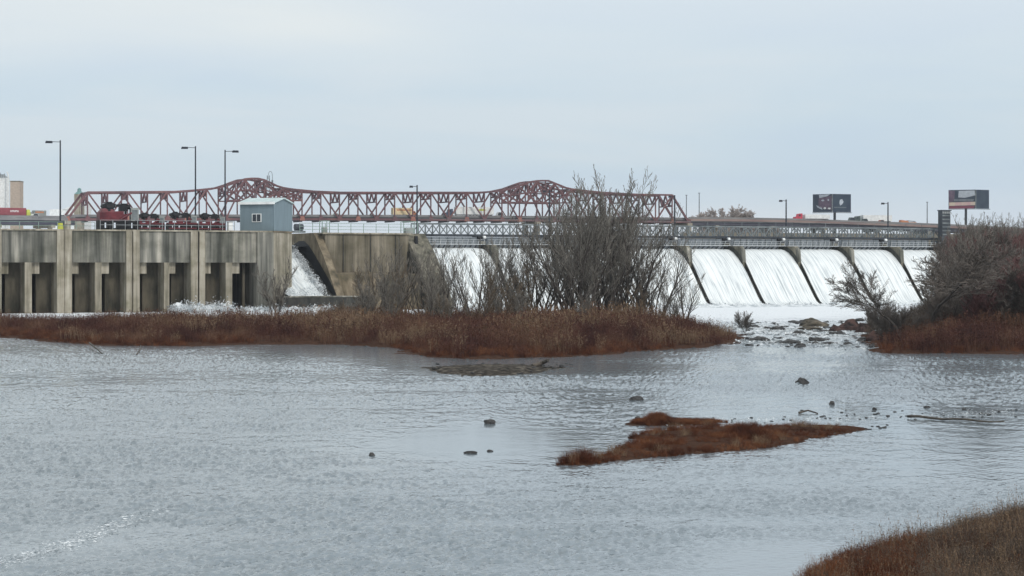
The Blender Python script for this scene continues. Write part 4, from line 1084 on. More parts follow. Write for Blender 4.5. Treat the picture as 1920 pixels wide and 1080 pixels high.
# ------------------------------------------------------------------ far left: silo, tan block, copper topped tower, white hall, masts
p = at(-2, 345, 1050)
e_ = empty('storage_tank', (p.x, 1050, 9.6), 'tall white storage tank with dark fittings on top at the far left', 'tank')
mb = MB(); c = at(-12, 400, 1050); mb.tube((c.x, 1050, 9), (c.x, 1050, at(0, 334, 1050).z), 7.6, 7.6, 28); mb.build('wall', 'white', e_)
zt = at(0, 334, 1050).z; mb = MB(); mb.tube((c.x, 1050, zt), (c.x, 1050, zt+1.6), 7.4, 5.4, 28); mb.build('roof', 'galv', e_)
mb = MB()
for k in range(-3, 8):
    x = c.x+k; mb.beam((x, 1043.5, zt), (x, 1043.5, zt+1.6+0.4*(k % 3)), 0.25)
mb.beam((c.x-4, 1043.5, zt+1.4), (c.x+7, 1043.5, zt+1.4), 0.3); mb.tube((c.x+2.5, 1045, zt), (c.x+2.5, 1045, zt+4.2), 0.7, 0.4, 8)
mb.build('roof_fittings', 'steel_grey', e_)
mb = MB()
prev = None
for k in range(9):
    a = math.pi/2*k/8; q = (c.x+7.9+0.8*math.sin(a)-0.8+0.7, 1044, zt+2.4*math.cos(a)+0.3)
    if prev: mb.tube(prev, q, 0.35, 0.35, 6)
    prev = q
mb.tube(prev, (prev[0], 1044, 9.6), 0.35, 0.35, 6); mb.build('pipe', 'white', e_)
a, b = at(19, 340.5, 1090), at(37, 340.5, 1090)
e_ = empty('tan_building', ((a.x+b.x)/2, 1090, 9.6), 'plain tan block building behind the white tank', 'building')
mb = MB(); mb.box(((a.x+b.x)/2, 1094, (a.z+9)/2), (b.x-a.x, 8, a.z-9)); mb.build('wall', 'tan', e_)
mb = MB(); mb.box(((a.x+b.x)/2, 1094, a.z+0.2), (b.x-a.x+0.3, 8.3, 0.4)); mb.build('parapet', 'concrete_tan', e_)
Y = 930
a, b = at(139, 380, Y), at(153, 364, Y)
e_ = empty('copper_tower', ((a.x+b.x)/2, Y, 9.6), 'grey stone building with a green copper cupola behind the bridge end', 'building')
mb = MB(); mb.box(((a.x+b.x)/2, Y+3, (b.z+9)/2), (b.x-a.x, 6, b.z-9)); mb.build('wall', 'concrete_pale', e_)
cx = at(147, 0, Y).x; mb = MB()
mb.tube((cx, Y+2, b.z), (cx, Y+2, at(0, 355, Y).z), 1.1, 0.8, 8); mb.tube((cx, Y+2, at(0, 355, Y).z), (cx, Y+2, at(0, 352, Y).z), 0.95, 0.3, 8)
mb.prism([(a.x, Y, b.z), (b.x, Y, b.z), (b.x, Y+6, b.z), (a.x, Y+6, b.z)], [(cx-0.8, Y+1.5, b.z+1.3), (cx+0.8, Y+1.5, b.z+1.3), (cx+0.8, Y+3, b.z+1.3), (cx-0.8, Y+3, b.z+1.3)])
mb.build('cupola', 'copper', e_)
a, b = at(93, 384, 960), at(158, 384, 960)
e_ = empty('white_hall', ((a.x+b.x)/2, 960, 9.6), 'long low white hall behind the left approach', 'building')
mb = MB(); mb.box(((a.x+b.x)/2, 968, (a.z-2+9)/2), (b.x-a.x, 16, a.z-2-9)); mb.build('wall', 'white', e_)
mb = MB(); zz = a.z-2
mb.prism([(a.x+6, 959.5, zz), (b.x, 959.5, zz), (b.x, 959.5, zz+2.6), (a.x+10, 959.5, zz+1.5)], [(a.x+6, 977, zz), (b.x, 977, zz), (b.x, 977, zz+2.6), (a.x+10, 977, zz+1.5)]); mb.build('roof', 'white', e_)
for px_, yt, Y, lab in ((1287, 366, 1000, 'thin far mast nearest the right end of the red bridge'), (1311, 362, 1000, 'thin far mast left of the rounded far tree'), (1738.5, 379, 980, 'thin far mast left of the dark gate tower')):
    p = at(px_, yt, Y); e_ = empty('mast', (p.x, Y, 9.6), lab, 'mast', 'thin masts beyond the river')
    mb = MB(); mb.tube((p.x, Y, 9.6), p, 0.32, 0.2, 6); mb.build('pole', 'gate', e_)
    mb = MB(); mb.box((p.x, Y, p.z), (0.9, 0.4, 0.3)); mb.build('lamp_head', 'gate', e_)
# lattice mast behind the left hump
Y = 1150; p = at(503, 322, Y); e_ = empty('radio_mast', (p.x, Y, 9.6), 'faint lattice mast with a curved top behind the left bridge peak', 'mast')
mb = MB(); b0 = at(503, 500, Y); hw = lambda z: 0.5+1.7*max(0, (p.z-2-z))/(p.z-9.6)*1.6
zs = [9.6+(p.z-2-9.6)*k/16 for k in range(17)]
for z0, z1 in zip(zs, zs[1:]):
    for s1 in (-1, 1):
        for s2 in (-1, 1):
            mb.beam((p.x+s1*hw(z0), Y+s2*hw(z0), z0), (p.x+s1*hw(z1), Y+s2*hw(z1), z1), 0.22)
        mb.beam((p.x-s1*hw(z0), Y-hw(z0), z0), (p.x+s1*hw(z1), Y-hw(z1), z1), 0.16)
mb.build('lattice', 'gate', e_)
mb = MB(); prev = None
for k in range(11):
    a = math.pi*k/10; q = (p.x+1.1-1.1*math.cos(a), Y, p.z-2+2.2*math.sin(a))
    if prev: mb.tube(prev, q, 0.14, 0.14, 6)
    prev = q
mb.tube(prev, (prev[0], Y, prev[2]-3.2), 0.14, 0.14, 6); mb.box((prev[0], Y, prev[2]-3.2), (0.9, 0.9, 1.3)); mb.build('curved_top', 'gate', e_)

# embankment behind the right part of the reservoir
mb = MB()
rows = [[Vector((at(x_, 430, y_+o).x, y_+o, zz)) for x_, y_ in ((1275, 850), (1400, 860), (1500, 868), (1600, 876), (1700, 884), (1800, 893), (2080, 918))] for o, zz in ((-50, 8.0), (-6, 19.6), (26, 19.8), (90, 9.0))]
mb.grid(rows); tag(mb.build('embankment', 'land', smooth=True), kind='structure')

# ------------------------------------------------------------------ bare trees
def tree_mesh(seed, H=10.0, stems=4, spread=0.25, trunk_r=0.14, up=0.55, levels=4, dens=1.0, wob=0.12, child=(0.34, 0.62), first=0.22, tw=0.016):
    """returns (limb tris, twig tris) of a leafless tree rooted at the origin"""
    rg = random.Random(seed)
    segs = []
    def grow(p, d, Ln, r, lv):
        n = {0: 9, 1: 6, 2: 4, 3: 3}.get(lv, 2)
        step = Ln/n
        for i in range(n):
            f = (i+1)/n
            d = (d+Vector((rg.gauss(0, wob), rg.gauss(0, wob), rg.gauss(0, wob*0.5)+0.05*up))).normalized()
            q = p+d*step
            r1 = max(r*(1-0.75*i/n), tw); r2 = max(r*(1-0.75*(i+1)/n), tw*0.8)
            segs.append((p, q, r1, r2, lv))
            if lv < levels and (f > first or lv > 0):
                nc = (2.0 if lv < 2 else 1.7)*dens
                k = int(nc)+(1 if rg.random() < nc-int(nc) else 0)
                for _ in range(k):
                    a = rg.uniform(0, 2*math.pi)
                    side = Vector((math.cos(a), math.sin(a), 0))
                    side = (side-d*side.dot(d)).normalized()
                    ang = R(rg.uniform(16, 44))
                    nd = (d*math.cos(ang)+side*math.sin(ang)); nd.z += up*0.35; nd.normalize()
                    grow(q, nd, Ln*rg.uniform(*child)*(1.15-0.55*f), max(r2*0.62, tw), lv+1)
            p = q
    for s in range(stems):
        a = 2*math.pi*s/stems+rg.uniform(-.5, .5); ln = rg.uniform(0.2, 1.0)*spread if stems > 1 else spread*0.3
        d = Vector((math.cos(a)*ln, math.sin(a)*ln, 1)).normalized()
        grow(Vector((math.cos(a)*0.18, math.sin(a)*0.18, -0.3)), d, H*rg.uniform(0.70, 1.0)*0.86, trunk_r*rg.uniform(0.6, 1.0), 0)
    P = np.array([s[0][:] for s in segs]); Q = np.array([s[1][:] for s in segs])
    r1 = np.array([s[2] for s in segs]); r2 = np.array([s[3] for s in segs]); lv = np.array([s[4] for s in segs])
    d = Q-P; d /= np.linalg.norm(d, axis=1)[:, None]+1e-9
    up_ = np.where(np.abs(d[:, 2:3]) < 0.9, np.array([[0, 0, 1.0]]), np.array([[1.0, 0, 0]]))
    sx = np.cross(d, up_); sx /= np.linalg.norm(sx, axis=1)[:, None]; sy = np.cross(sx, d)
    def tubes(mask, n):
        T = []
        for i in range(n):
            a0, a1 = 2*math.pi*i/n, 2*math.pi*(i+1)/n
            o0 = sx[mask]*math.cos(a0)+sy[mask]*math.sin(a0); o1 = sx[mask]*math.cos(a1)+sy[mask]*math.sin(a1)
            A = P[mask]+o0*r1[mask][:, None]; B = P[mask]+o1*r1[mask][:, None]
            C1 = Q[mask]+o1*r2[mask][:, None]; D1 = Q[mask]+o0*r2[mask][:, None]
            T.append(np.stack([A, B, C1], 1)); T.append(np.stack([A, C1, D1], 1))
        return np.concatenate(T)
    return tubes(lv <= 1, 5), tubes(lv >= 2, 3)

def tree_proto(name, limb, twig, lm, tm, label, cat='tree', group=None):
    e_ = empty(name, (0,0,0), label, cat, group)
    soup('trunk', limb, lm, e_); soup('crown', twig, tm, e_)
    e_['grown'] = float(np.percentile(twig[:, :, 2], 99.7)); return e_
_used = set()
_T = ['', 'twenty', 'thirty', 'forty', 'fifty']
ORD = ['first','second','third','fourth','fifth','sixth','seventh','eighth','ninth','tenth','eleventh','twelfth','thirteenth','fourteenth','fifteenth','sixteenth','seventeenth','eighteenth','nineteenth']
for _t in ('twentieth twenty', 'thirtieth thirty', 'fortieth forty', 'fiftieth fifty'):
    ORD += [_t.split()[0]]+[_t.split()[1]+' '+w for w in ORD[:9]]
def number_from_left(objs, fmt):
    for i, o in enumerate(sorted(objs, key=lambda o: o.location.x/o.location.y)): o['label'] = fmt % ORD[i]
def plant(proto, px, Y, zb, H0, H, rz, label, group, sx=1.0):
    o = proto if proto.name not in _used else copy_tree(proto)
    _used.add(proto.name)
    o.location = ((px-960)/F*Y, Y, zb); k = H/proto['grown']; o.scale = (k*sx, k*sx, k); o.rotation_euler.z = rz
    o['label'] = label; o['group'] = group
    return o
G1 = 'bare trees on the main island'
pA = tree_proto('bare_tree', *tree_mesh(11, 15.5, 4, 0.22, 0.20, 0.9, 4, 0.68, 0.08, (0.30, 0.50), 0.25, 0.017), 'bark', 'twig', 'x')
pB = tree_proto('bare_tree', *tree_mesh(12, 12.0, 5, 0.42, 0.17, 0.9, 4, 0.50, 0.10, (0.30, 0.55), 0.20, 0.016), 'bark', 'twig', 'x')
pC = tree_proto('bare_tree', *tree_mesh(13, 12.0, 4, 0.50, 0.17, 0.8, 4, 0.51, 0.11, (0.32, 0.58), 0.18, 0.016), 'bark', 'twig', 'x')
pD = tree_proto('bare_sapling', *tree_mesh(14, 7.0, 3, 0.30, 0.06, 0.8, 3, 0.80, 0.09, (0.30, 0.52), 0.2, 0.014), 'bark', 'twig', 'x')
pE = tree_proto('bare_sapling', *tree_mesh(15, 7.0, 2, 0.25, 0.05, 0.8, 3, 0.85, 0.08, (0.26, 0.45), 0.2, 0.013), 'bark', 'twigtan', 'x')
pF = tree_proto('bare_shrub', *tree_mesh(16, 6.0, 8, 0.7, 0.05, 0.5, 3, 1.0, 0.14, (0.30, 0.55), 0.12, 0.012), 'bark', 'twigbank', 'x')
pG = tree_proto('bare_shrub', *tree_mesh(17, 6.0, 9, 0.55, 0.05, 0.7, 3, 1.0, 0.12, (0.30, 0.50), 0.12, 0.012), 'twigred', 'twigred', 'x')
pH = tree_proto('bare_tree', *tree_mesh(18, 6.5, 1, 0.9, 0.15, 0.15, 4, 0.90, 0.17, (0.45, 0.70), 0.40, 0.012), 'bark', 'twigbank', 'x')
LBL = 'one of the crowded grey bare trees in the thicket on the main island'
plant(pA, 1132, 207, 0.3, 15.5, 15.3, 0.3, 'tallest bare tree, rising above the red bridge', G1)
plant(pA, 1098, 204, 0.3, 15.5, 13.8, 2.1, 'tall slim bare tree just left of the tallest one', G1)
plant(pA, 1165, 209, 0.3, 15.5, 15.0, 4.0, 'tall bare tree just right of the tallest one', G1)
thick = []
for i, (px, Y, H, pr, rz) in enumerate([(1010, 206, 10.0, pB, .2), (1035, 200, 11.5, pC, 1.3), (1058, 210, 12.0, pB, 2.2), (1075, 203, 12.5, pC, 3.3), (1092, 208, 11.5, pB, 4.0),
        (1112, 212, 12.5, pC, 5.0), (1125, 201, 11.0, pB, 0.9), (1145, 205, 12.0, pC, 1.9), (1178, 203, 11.5, pB, 2.9), (1086, 198, 12.0, pB, 1.1), (1158, 213, 12.4, pB, 5.5)]):
    thick.append(plant(pr, px, Y, 0.3, 12.0, H, rz, LBL, G1))
number_from_left(thick, '%s multi stemmed bare tree from the left in the tall grey thicket')
plant(pC, 1236, 203, 0.3, 12.0, 9.0, 1.0, 'rounded bare tree standing alone in front of the white spillway', G1, 1.0)
plant(pB, 1200, 206, 0.3, 12.0, 8.6, 5.2, 'bare tree at the right edge of the thicket', G1)
plant(pB, 1283, 206, 0.3, 12.0, 6.0, 2.6, 'small bare tree nearest the right tip of the main island', G1)
plant(pB, 893, 196, 0.3, 12.0, 8.2, 3.7, 'dark stemmed bare tree in front of the first spillway pier', G1, 0.9)
plant(pB, 823, 200, 0.3, 12.0, 8.0, 2.0, 'bare tree at the foot of the sloping training wall', G1, 0.95)
plant(pC, 735, 203, 0.3, 12.0, 8.4, 0.4, 'bare tree in front of the tan abutment wall', G1, 0.9)
plant(pC, 965, 205, 0.3, 12.0, 9.0, 4.4, 'bare tree between the first pier and the thicket', G1, 0.8)
plant(pD, 515, 205, 0.3, 7.0, 6.6, 0.5, 'thin bare sapling below the hut', G1)
mids = []
for px, Y, H, pr, rz in ((704, 206, 7.6, pB, 0.3), (762, 209, 8.0, pC, 1.9), (791, 205, 7.6, pB, 3.1), (852, 208, 8.2, pC, 5.1), (922, 209, 8.2, pB, 2.4), (940, 203, 7.6, pC, 0.7), (990, 208, 9.4, pB, 4.1)):
    mids.append(plant(pr, px, Y, 0.3, 12.0, H, rz, 'x', G1, 0.75))
number_from_left(mids, '%s slender upright bare tree from the left before the abutment wall')
rg = random.Random(77)
sap = []
for i in range(44):
    px = rg.choice([rg.uniform(690, 1000), rg.uniform(800, 1000), rg.uniform(990, 1300), rg.uniform(560, 700)])
    hh = rg.uniform(3.2, 6.6) if px > 690 else rg.uniform(1.6, 2.8)
    sap.append(plant(rg.choice([pD, pE, pE]), px, rg.uniform(190, 211), 0.3, 7.0, hh, rg.uniform(0, 6), 'x', 'thin saplings on the main island'))
number_from_left(sap, '%s thin bare sapling from the left along the back of the main island')
# ---- right bank
G2 = 'bare trees and shrubs on the right bank'
plant(pH, 1697, 158, 0.4, 6.5, 6.0, 2.4, 'small leaning bare tree with an umbrella crown at the left tip of the right bank', G2, 1.1)
plant(pH, 1745, 163, 0.8, 6.5, 8.2, 4.6, 'crooked bare tree behind the small leaning one', G2, 1.2)
plant(pH, 1815, 168, 1.0, 6.5, 7.2, 1.1, 'wide low bare tree above the red brush of the right bank', G2, 1.25)
def bank_z(x, y):
    # right bank: rises away from the shore
    sh = 62.0
    f = max(0.0, min(1.0, (y-150)/110.0))
    return 0.3+4.6*f**1.3
def plantb(pr, px, Y, H0, H, lab, sx=1.0):
    x = (px-960)/F*Y; return plant(pr, px, Y, bank_z(x, Y), H0, H, rg.uniform(0, 6), lab, G2, sx)
mid = []
for i in range(26):
    px = rg.uniform(1758, 1965); Y = rg.uniform(166, 205)
    hh = 2.8+3.2*min(1, (px-1700)/150)*rg.uniform(0.6, 1.1)
    mid.append(plantb(rg.choice([pF, pF, pG]), px, Y, 6.0, hh, 'x', 1.25))
number_from_left(mid, '%s bare shrub from the left in the middle belt of the right bank')
tops = []; mar = []
for i in range(58):
    px = rg.uniform(1785, 1990); Y = rg.uniform(200, 262)
    top = 404+rg.uniform(-8, 30)+max(0, (1840-px))*0.6
    z = bank_z(0, Y); H = (CH+(HY-top)/F*Y)-z
    if rg.random() < 0.45: mar.append(plantb(pG, px, Y, 6.0, H*0.80, 'x', 0.85))
    else: tops.append(plantb(rg.choice([pB, pC]), px, Y, 12.0, H, 'bare tree among others at the top of the right bank', 0.9))
number_from_left(mar, '%s maroon twigged shrub from the left high on the right bank')
number_from_left(tops, '%s grey tree from the left along the top of the right bank')
upl = []
for i in range(16):
    px = rg.uniform(1765, 1850); Y = rg.uniform(205, 250); top = 412+max(0, 1830-px)*0.5+rg.uniform(0, 22); H = (CH+(HY-top)/F*Y)-bank_z(0, Y)
    upl.append(plantb(pF if i % 3 else pG, px, Y, 6.0, H*0.95, 'x', 0.8))
number_from_left(upl, '%s fine twigged shrub from the left on the upper slope of the right bank')

low = []
for px in (1640, 1655, 1668, 1680, 1712, 1728): low.append(plant(pF, px, rg.uniform(160, 186), 0.3, 6.0, rg.uniform(1.8, 2.8), rg.uniform(0, 6), 'low grey shrub', G2, 1.1))
number_from_left(low, '%s low grey shrub from the left on the tip of the right bank')
plant(pF, 1397, 192, 0.1, 6.0, 1.9, 1.0, 'small dark shrub standing off the right tip of the main island', G1, 1.0)
# ---- far trees
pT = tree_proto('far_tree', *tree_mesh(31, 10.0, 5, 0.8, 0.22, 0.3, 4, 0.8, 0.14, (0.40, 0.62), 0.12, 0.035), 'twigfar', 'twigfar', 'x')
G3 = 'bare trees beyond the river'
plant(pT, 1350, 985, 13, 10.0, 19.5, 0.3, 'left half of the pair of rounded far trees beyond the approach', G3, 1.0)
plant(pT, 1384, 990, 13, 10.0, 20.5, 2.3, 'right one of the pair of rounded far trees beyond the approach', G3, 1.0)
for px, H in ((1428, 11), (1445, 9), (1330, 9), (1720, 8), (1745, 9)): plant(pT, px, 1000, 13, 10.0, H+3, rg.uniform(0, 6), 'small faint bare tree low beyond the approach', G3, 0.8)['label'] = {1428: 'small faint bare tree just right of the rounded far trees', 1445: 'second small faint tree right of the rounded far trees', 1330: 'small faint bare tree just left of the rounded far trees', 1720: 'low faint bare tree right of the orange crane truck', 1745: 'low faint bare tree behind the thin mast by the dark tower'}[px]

# ------------------------------------------------------------------ islands
def outline_mesh(name, pts, zc, m, seed=0, inset=6, zfun=None, kind='structure', cell=1.0):
    """land filling a shore outline (list of (x,y)); its height rises from the shore inwards"""
    xs = [p[0] for p in pts]; ys = [p[1] for p in pts]
    pa = np.array(pts); nb = np.roll(pa, -1, 0)
    x0, x1, y0, y1 = min(xs)-2*cell, max(xs)+2*cell, min(ys)-2*cell, max(ys)+2*cell
    gx = np.arange(x0, x1, cell); gy = np.arange(y0, y1, cell*1.2)
    X, Yg = np.meshgrid(gx, gy)
    sd_f = signed(X.ravel(), Yg.ravel(), pa, nb).reshape(X.shape)
    Z = np.zeros_like(X)
    for i in range(X.shape[0]):
        for j in range(X.shape[1]):
            d = sd_f[i, j]+inset*0.22*mn.fractal(Vector((X[i, j]*2.2/inset, Yg[i, j]*1.4/inset, seed+9)), 1, 2, 4); n = mn.fractal(Vector((X[i, j]*0.35, Yg[i, j]*0.35, seed)), 1, 2, 4)
            base = max(-0.5, min(1.0, d/inset))*zc
            Z[i, j] = base+0.12*n*min(1, zc*2)*(1 if d > -0.5 else 0.2)
            if zfun: Z[i, j] += zfun(X[i, j], Yg[i, j])*max(0, min(1, d/inset))
    mb = MB(); mb.grid([[(X[i, j], Yg[i, j], Z[i, j]) for j in range(X.shape[1])] for i in range(X.shape[0])])
    mb.f = [f for f in mb.f if max(mb.v[k][2] for k in f) > -0.25]
    return tag(mb.build(name, m, smooth=True), kind=kind)
def signed(x, y, A, B):
    x = x[:, None]; y = y[:, None]
    ax, ay, bx, by = A[:, 0], A[:, 1], B[:, 0], B[:, 1]
    dx, dy = bx-ax, by-ay
    t = np.clip(((x-ax)*dx+(y-ay)*dy)/(dx*dx+dy*dy+1e-9), 0, 1)
    d = np.sqrt((x-ax-t*dx)**2+(y-ay-t*dy)**2).min(1)
    c = ((ay > y) != (by > y)) & (x < (bx-ax)*(y-ay)/(by-ay+1e-12)+ax)
    inside = c.sum(1) % 2 == 1
    return np.where(inside, d, -d)
def pxs(l): return [tuple(onw(a, b)[:2]) for a, b in l]
MAIN = pxs([(-260, 624), (-60, 630), (30, 634), (100, 641), (200, 648), (330, 649), (450, 646), (560, 645.5), (650, 647), (735, 651), (765, 661), (800, 669), (860, 673), (950, 672.5), (1050, 669.5), (1130, 665.5), (1210, 658), (1300, 652), (1370, 645), (1392, 636), (1380, 627),
            (1300, 617), (1150, 613), (950, 613), (750, 613), (500, 614), (250, 614), (0, 613), (-260, 611)])
outline_mesh('island', MAIN, 0.45, 'bare', 1.0, 5)
SMALL = pxs([(1043, 872), (1090, 871.5), (1135, 867), (1150, 862), (1190, 860), (1245, 856), (1300, 850.5), (1360, 846), (1420, 842), (1470, 833), (1520, 823), (1570, 814), (1620, 804.5), (1600, 800), (1540, 800.5), (1480, 800), (1430, 800), (1340, 803), (1285, 806), (1235, 808), (1170, 820), (1205, 826), (1160, 838), (1138, 853), (1120, 858), (1085, 860)])
outline_mesh('island', SMALL, 0.16, 'bare', 5.0, 1.3, cell=0.22)
BACKB = pxs([(1178, 796), (1215, 799), (1290, 798), (1370, 795.5), (1335, 791), (1290, 789.5), (1240, 789), (1190, 791)])
outline_mesh('island', BACKB, 0.14, 'bare', 6.0, 1.0, cell=0.22)
BAR = pxs([(795, 689), (835, 700), (880, 704.5), (940, 704.5), (1000, 700), (1030, 693), (1060, 689), (1000, 686), (900, 684.5)])
outline_mesh('gravel_bar', BAR, 0.15, 'gravel', 8.0, 1.6, cell=0.4)
RB = pxs([(1640, 655), (1660, 662), (1760, 663.5), (1900, 662), (2100, 660), (2300, 655)])+[(150, 290), (96, 330)]+pxs([(1900, 585), (1780, 592), (1700, 608), (1655, 622), (1605, 630), (1640, 642)])
outline_mesh('river_bank', RB, 0.4, 'bare', 3.0, 8, zfun=lambda x, y: max(0, bank_z(x, y)-0.4), cell=2.0)
NB = [tuple(onw(a, b)[:2]) for a, b in ((1488, 1092), (1560, 1066), (1640, 1048), (1700, 1034), (1760, 1012), (1830, 997), (1920, 988), (2050, 975), (2300, 960))]+[(40, 20), (30, -10), (1, -10), (2.5, 22)]
outline_mesh('near_bank', NB, 0.35, 'bare', 4.0, 2.5, zfun=lambda x, y: max(0, (44-y)*0.03)+max(0, (x-9)*0.05), cell=0.4)
def near_z(x, y, d): return max(0, min(1.0, d/2.5))*(0.35+max(0, (44-y)*0.03)+max(0, (x-9)*0.05))

# ------------------------------------------------------------------ dry brush and grass
NPR = np.random.RandomState(4)
def clump(nst, H, W, lean, nfl, fl, sw, curve=0.0, seg=2, flz=(0.25, 1.0)):
    """unit clump: stems (thin blades) and leaf flecks -> (n,3,3)"""
    T = []
    for _ in range(nst):
        a = NPR.uniform(0, 6.28); r = W*math.sqrt(NPR.uniform(0, 1)); b = np.array([r*math.cos(a), r*math.sin(a), -0.05])
        h = H*NPR.uniform(0.55, 1.0); az = NPR.uniform(0, 6.28); ln = abs(NPR.normal(0, lean))+0.02
        dx = np.array([math.cos(az), math.sin(az), 0]); fa = NPR.uniform(0, 6.28); wd = np.array([math.cos(fa), math.sin(fa), 0])*sw*NPR.uniform(.7, 1.3)
        P = []
        for i in range(seg+1):
            f = i/seg; P.append(b+np.array([0, 0, h*(f-0.35*curve*f*f)])+dx*h*(ln*f+curve*0.9*f*f))
        for i in range(seg):
            w0 = wd*(1-i/seg*0.8); w1 = wd*(1-(i+1)/seg*0.8)
            T.append([P[i]-w0, P[i]+w0, P[i+1]+w1]); T.append([P[i]-w0, P[i+1]+w1, P[i+1]-w1])
        for _ in range(nfl):
            f = NPR.uniform(*flz); i = min(seg-1, int(f*seg)); g = f*seg-i; c = P[i]*(1-g)+P[i+1]*g
            u = NPR.normal(0, 1, 3); u /= np.linalg.norm(u); v = NPR.normal(0, 1, 3); v /= np.linalg.norm(v)
            s = fl*NPR.uniform(0.5, 1.4); u[2] = abs(u[2])*1.3
            T.append([c, c+u*s*1.8, c+u*s+v*s*0.5])
    return np.array(T)
def scatter(name, tmpl, pos, sc, m, label, tilt=0.0):
    """join many turned and scaled clumps into one ground-cover mesh"""
    out = []; which = NPR.randint(0, len(tmpl), len(pos)); rot = NPR.uniform(0, 6.28, len(pos))
    pos = np.asarray(pos); sc = np.asarray(sc)
    for k, T in enumerate(tmpl):
        idx = np.where(which == k)[0]
        if len(idx) == 0: continue
        c, s = np.cos(rot[idx]), np.sin(rot[idx])
        V = T.reshape(-1, 3)
        X = (V[None, :, 0]*c[:, None]-V[None, :, 1]*s[:, None])*sc[idx][:, None]
        Yv = (V[None, :, 0]*s[:, None]+V[None, :, 1]*c[:, None])*sc[idx][:, None]
        Z = V[None, :, 2]*sc[idx][:, None]
        A = np.stack([X+pos[idx][:, 0:1], Yv+pos[idx][:, 1:2], Z+pos[idx][:, 2:3]], -1)
        out.append(A.reshape(-1, 3, 3))
    return tag(soup(name, np.concatenate(out), m), label=label, kind='stuff')
def sample(outline, n, dmin=0.0, dmax=1e9, box=None):
    pa = np.array(outline); nb = np.roll(pa, -1, 0)
    x0, y0 = pa.min(0); x1, y1 = pa.max(0)
    if box: x0, x1, y0, y1 = box
    x = NPR.uniform(x0, x1, n); y = NPR.uniform(y0, y1, n)
    d = signed(x, y, pa, nb); k = (d > dmin) & (d < dmax)
    return x[k], y[k], d[k]
def lownoise(x, y, f, seed): return np.array([mn.noise(Vector((a*f, b*f, seed))) for a, b in zip(x, y)])

brushT = [clump(13, 1.0, 0.32, 0.16, 7, 0.055, 0.009, 0.05, 3) for _ in range(6)]
grassT = [clump(26, 1.0, 0.35, 0.35, 2, 0.05, 0.012, 0.25, 3) for _ in range(5)]
pal = lambda x, y: 960+F*x/y
# main island: tall maroon brown brush
x, y, d = sample(MAIN, 17000, 0.35); kk = lownoise(x, y, 0.30, 22.0)+d*0.25 > -0.05; x, y, d = x[kk], y[kk], d[kk]
k = pal(x, y) > -40; x, y, d = x[k], y[k], d[k]
ln = lownoise(x, y, 0.11, 1.0)
P = pal(x, y)
h = (0.80+0.78*np.clip(d/7, 0, 1)+0.80*ln+0.75*lownoise(x, y, 0.42, 4.0))*NPR.uniform(0.65, 1.2, len(x))
h *= np.interp(P, [-50, 40, 150, 700, 1000, 1250, 1340, 1395], [0.75, 0.85, 0.95, 1.0, 1.12, 1.05, 0.85, 0.6])
tan = NPR.uniform(0, 1, len(x))+ln*1.2 > 0.93
scatter('dry_brush', brushT, np.stack([x, y, np.full_like(x, 0.3)*np.clip(d/5, 0, 1)], 1)[~tan], h[~tan], 'brush', 'maroon and brown dry brush covering the main island')
scatter('dry_brush', brushT, np.stack([x, y, np.full_like(x, 0.3)], 1)[tan], h[tan]*1.05, 'tangrass', 'tan seed headed dry stems among the island brush')
# rust coloured low grass along its front
x, y, d = sample(MAIN, 60000, 0.1, 3.5)
P = pal(x, y); k = ((P > -40) & (P < 470) | (P > 735) & (P < 1260)) & (y < 190); k &= lownoise(x, y, 0.35, 12.0) > -0.12
x, y, d = x[k][:3600], y[k][:3600], d[k][:3600]
scatter('rust_grass', grassT, np.stack([x, y, 0.05*d], 1), NPR.uniform(0.2, 0.75, len(x))*np.clip(0.5+d/2.5, 0, 1.2), 'rustgrass', 'rust coloured low grass along the front shore of the main island')
# right bank brush
x, y, d = sample(RB, 30000, 0.6)
P = pal(x, y); k = (P < 1960) & (P > 1600); x, y, d, P = x[k], y[k], d[k], P[k]
zz = np.array([bank_z(a, b) for a, b in zip(x, y)])*np.clip(d/8, 0, 1)+0.05
front = y < 176
h = (1.5+0.7*lownoise(x, y, 0.12, 3.0))*NPR.uniform(0.8, 1.2, len(x))*np.interp(P, [1620, 1700, 1800], [0.5, 0.85, 1.2])
scatter('red_brush', brushT, np.stack([x, y, zz], 1)[front], h[front], 'brush', 'dark red brown brush along the shore of the right bank')
back = (~front) & (NPR.uniform(0, 1, len(x)) < 0.55)
scatter('grey_brush', brushT, np.stack([x, y, zz], 1)[back], h[back]*1.2, 'brushgrey', 'grey brown undergrowth on the slope of the right bank')
x, y, d = sample(RB, 40000, 0.0, 2.5); P = pal(x, y); k = (P > 1640) & (P < 1960) & (y < 165); x, y, d = x[k][:1600], y[k][:1600], d[k][:1600]
scatter('rust_grass', grassT, np.stack([x, y, 0.05*d], 1), NPR.uniform(0.4, 0.8, len(x)), 'rustgrass', 'rust coloured grass at the waterline of the right bank')
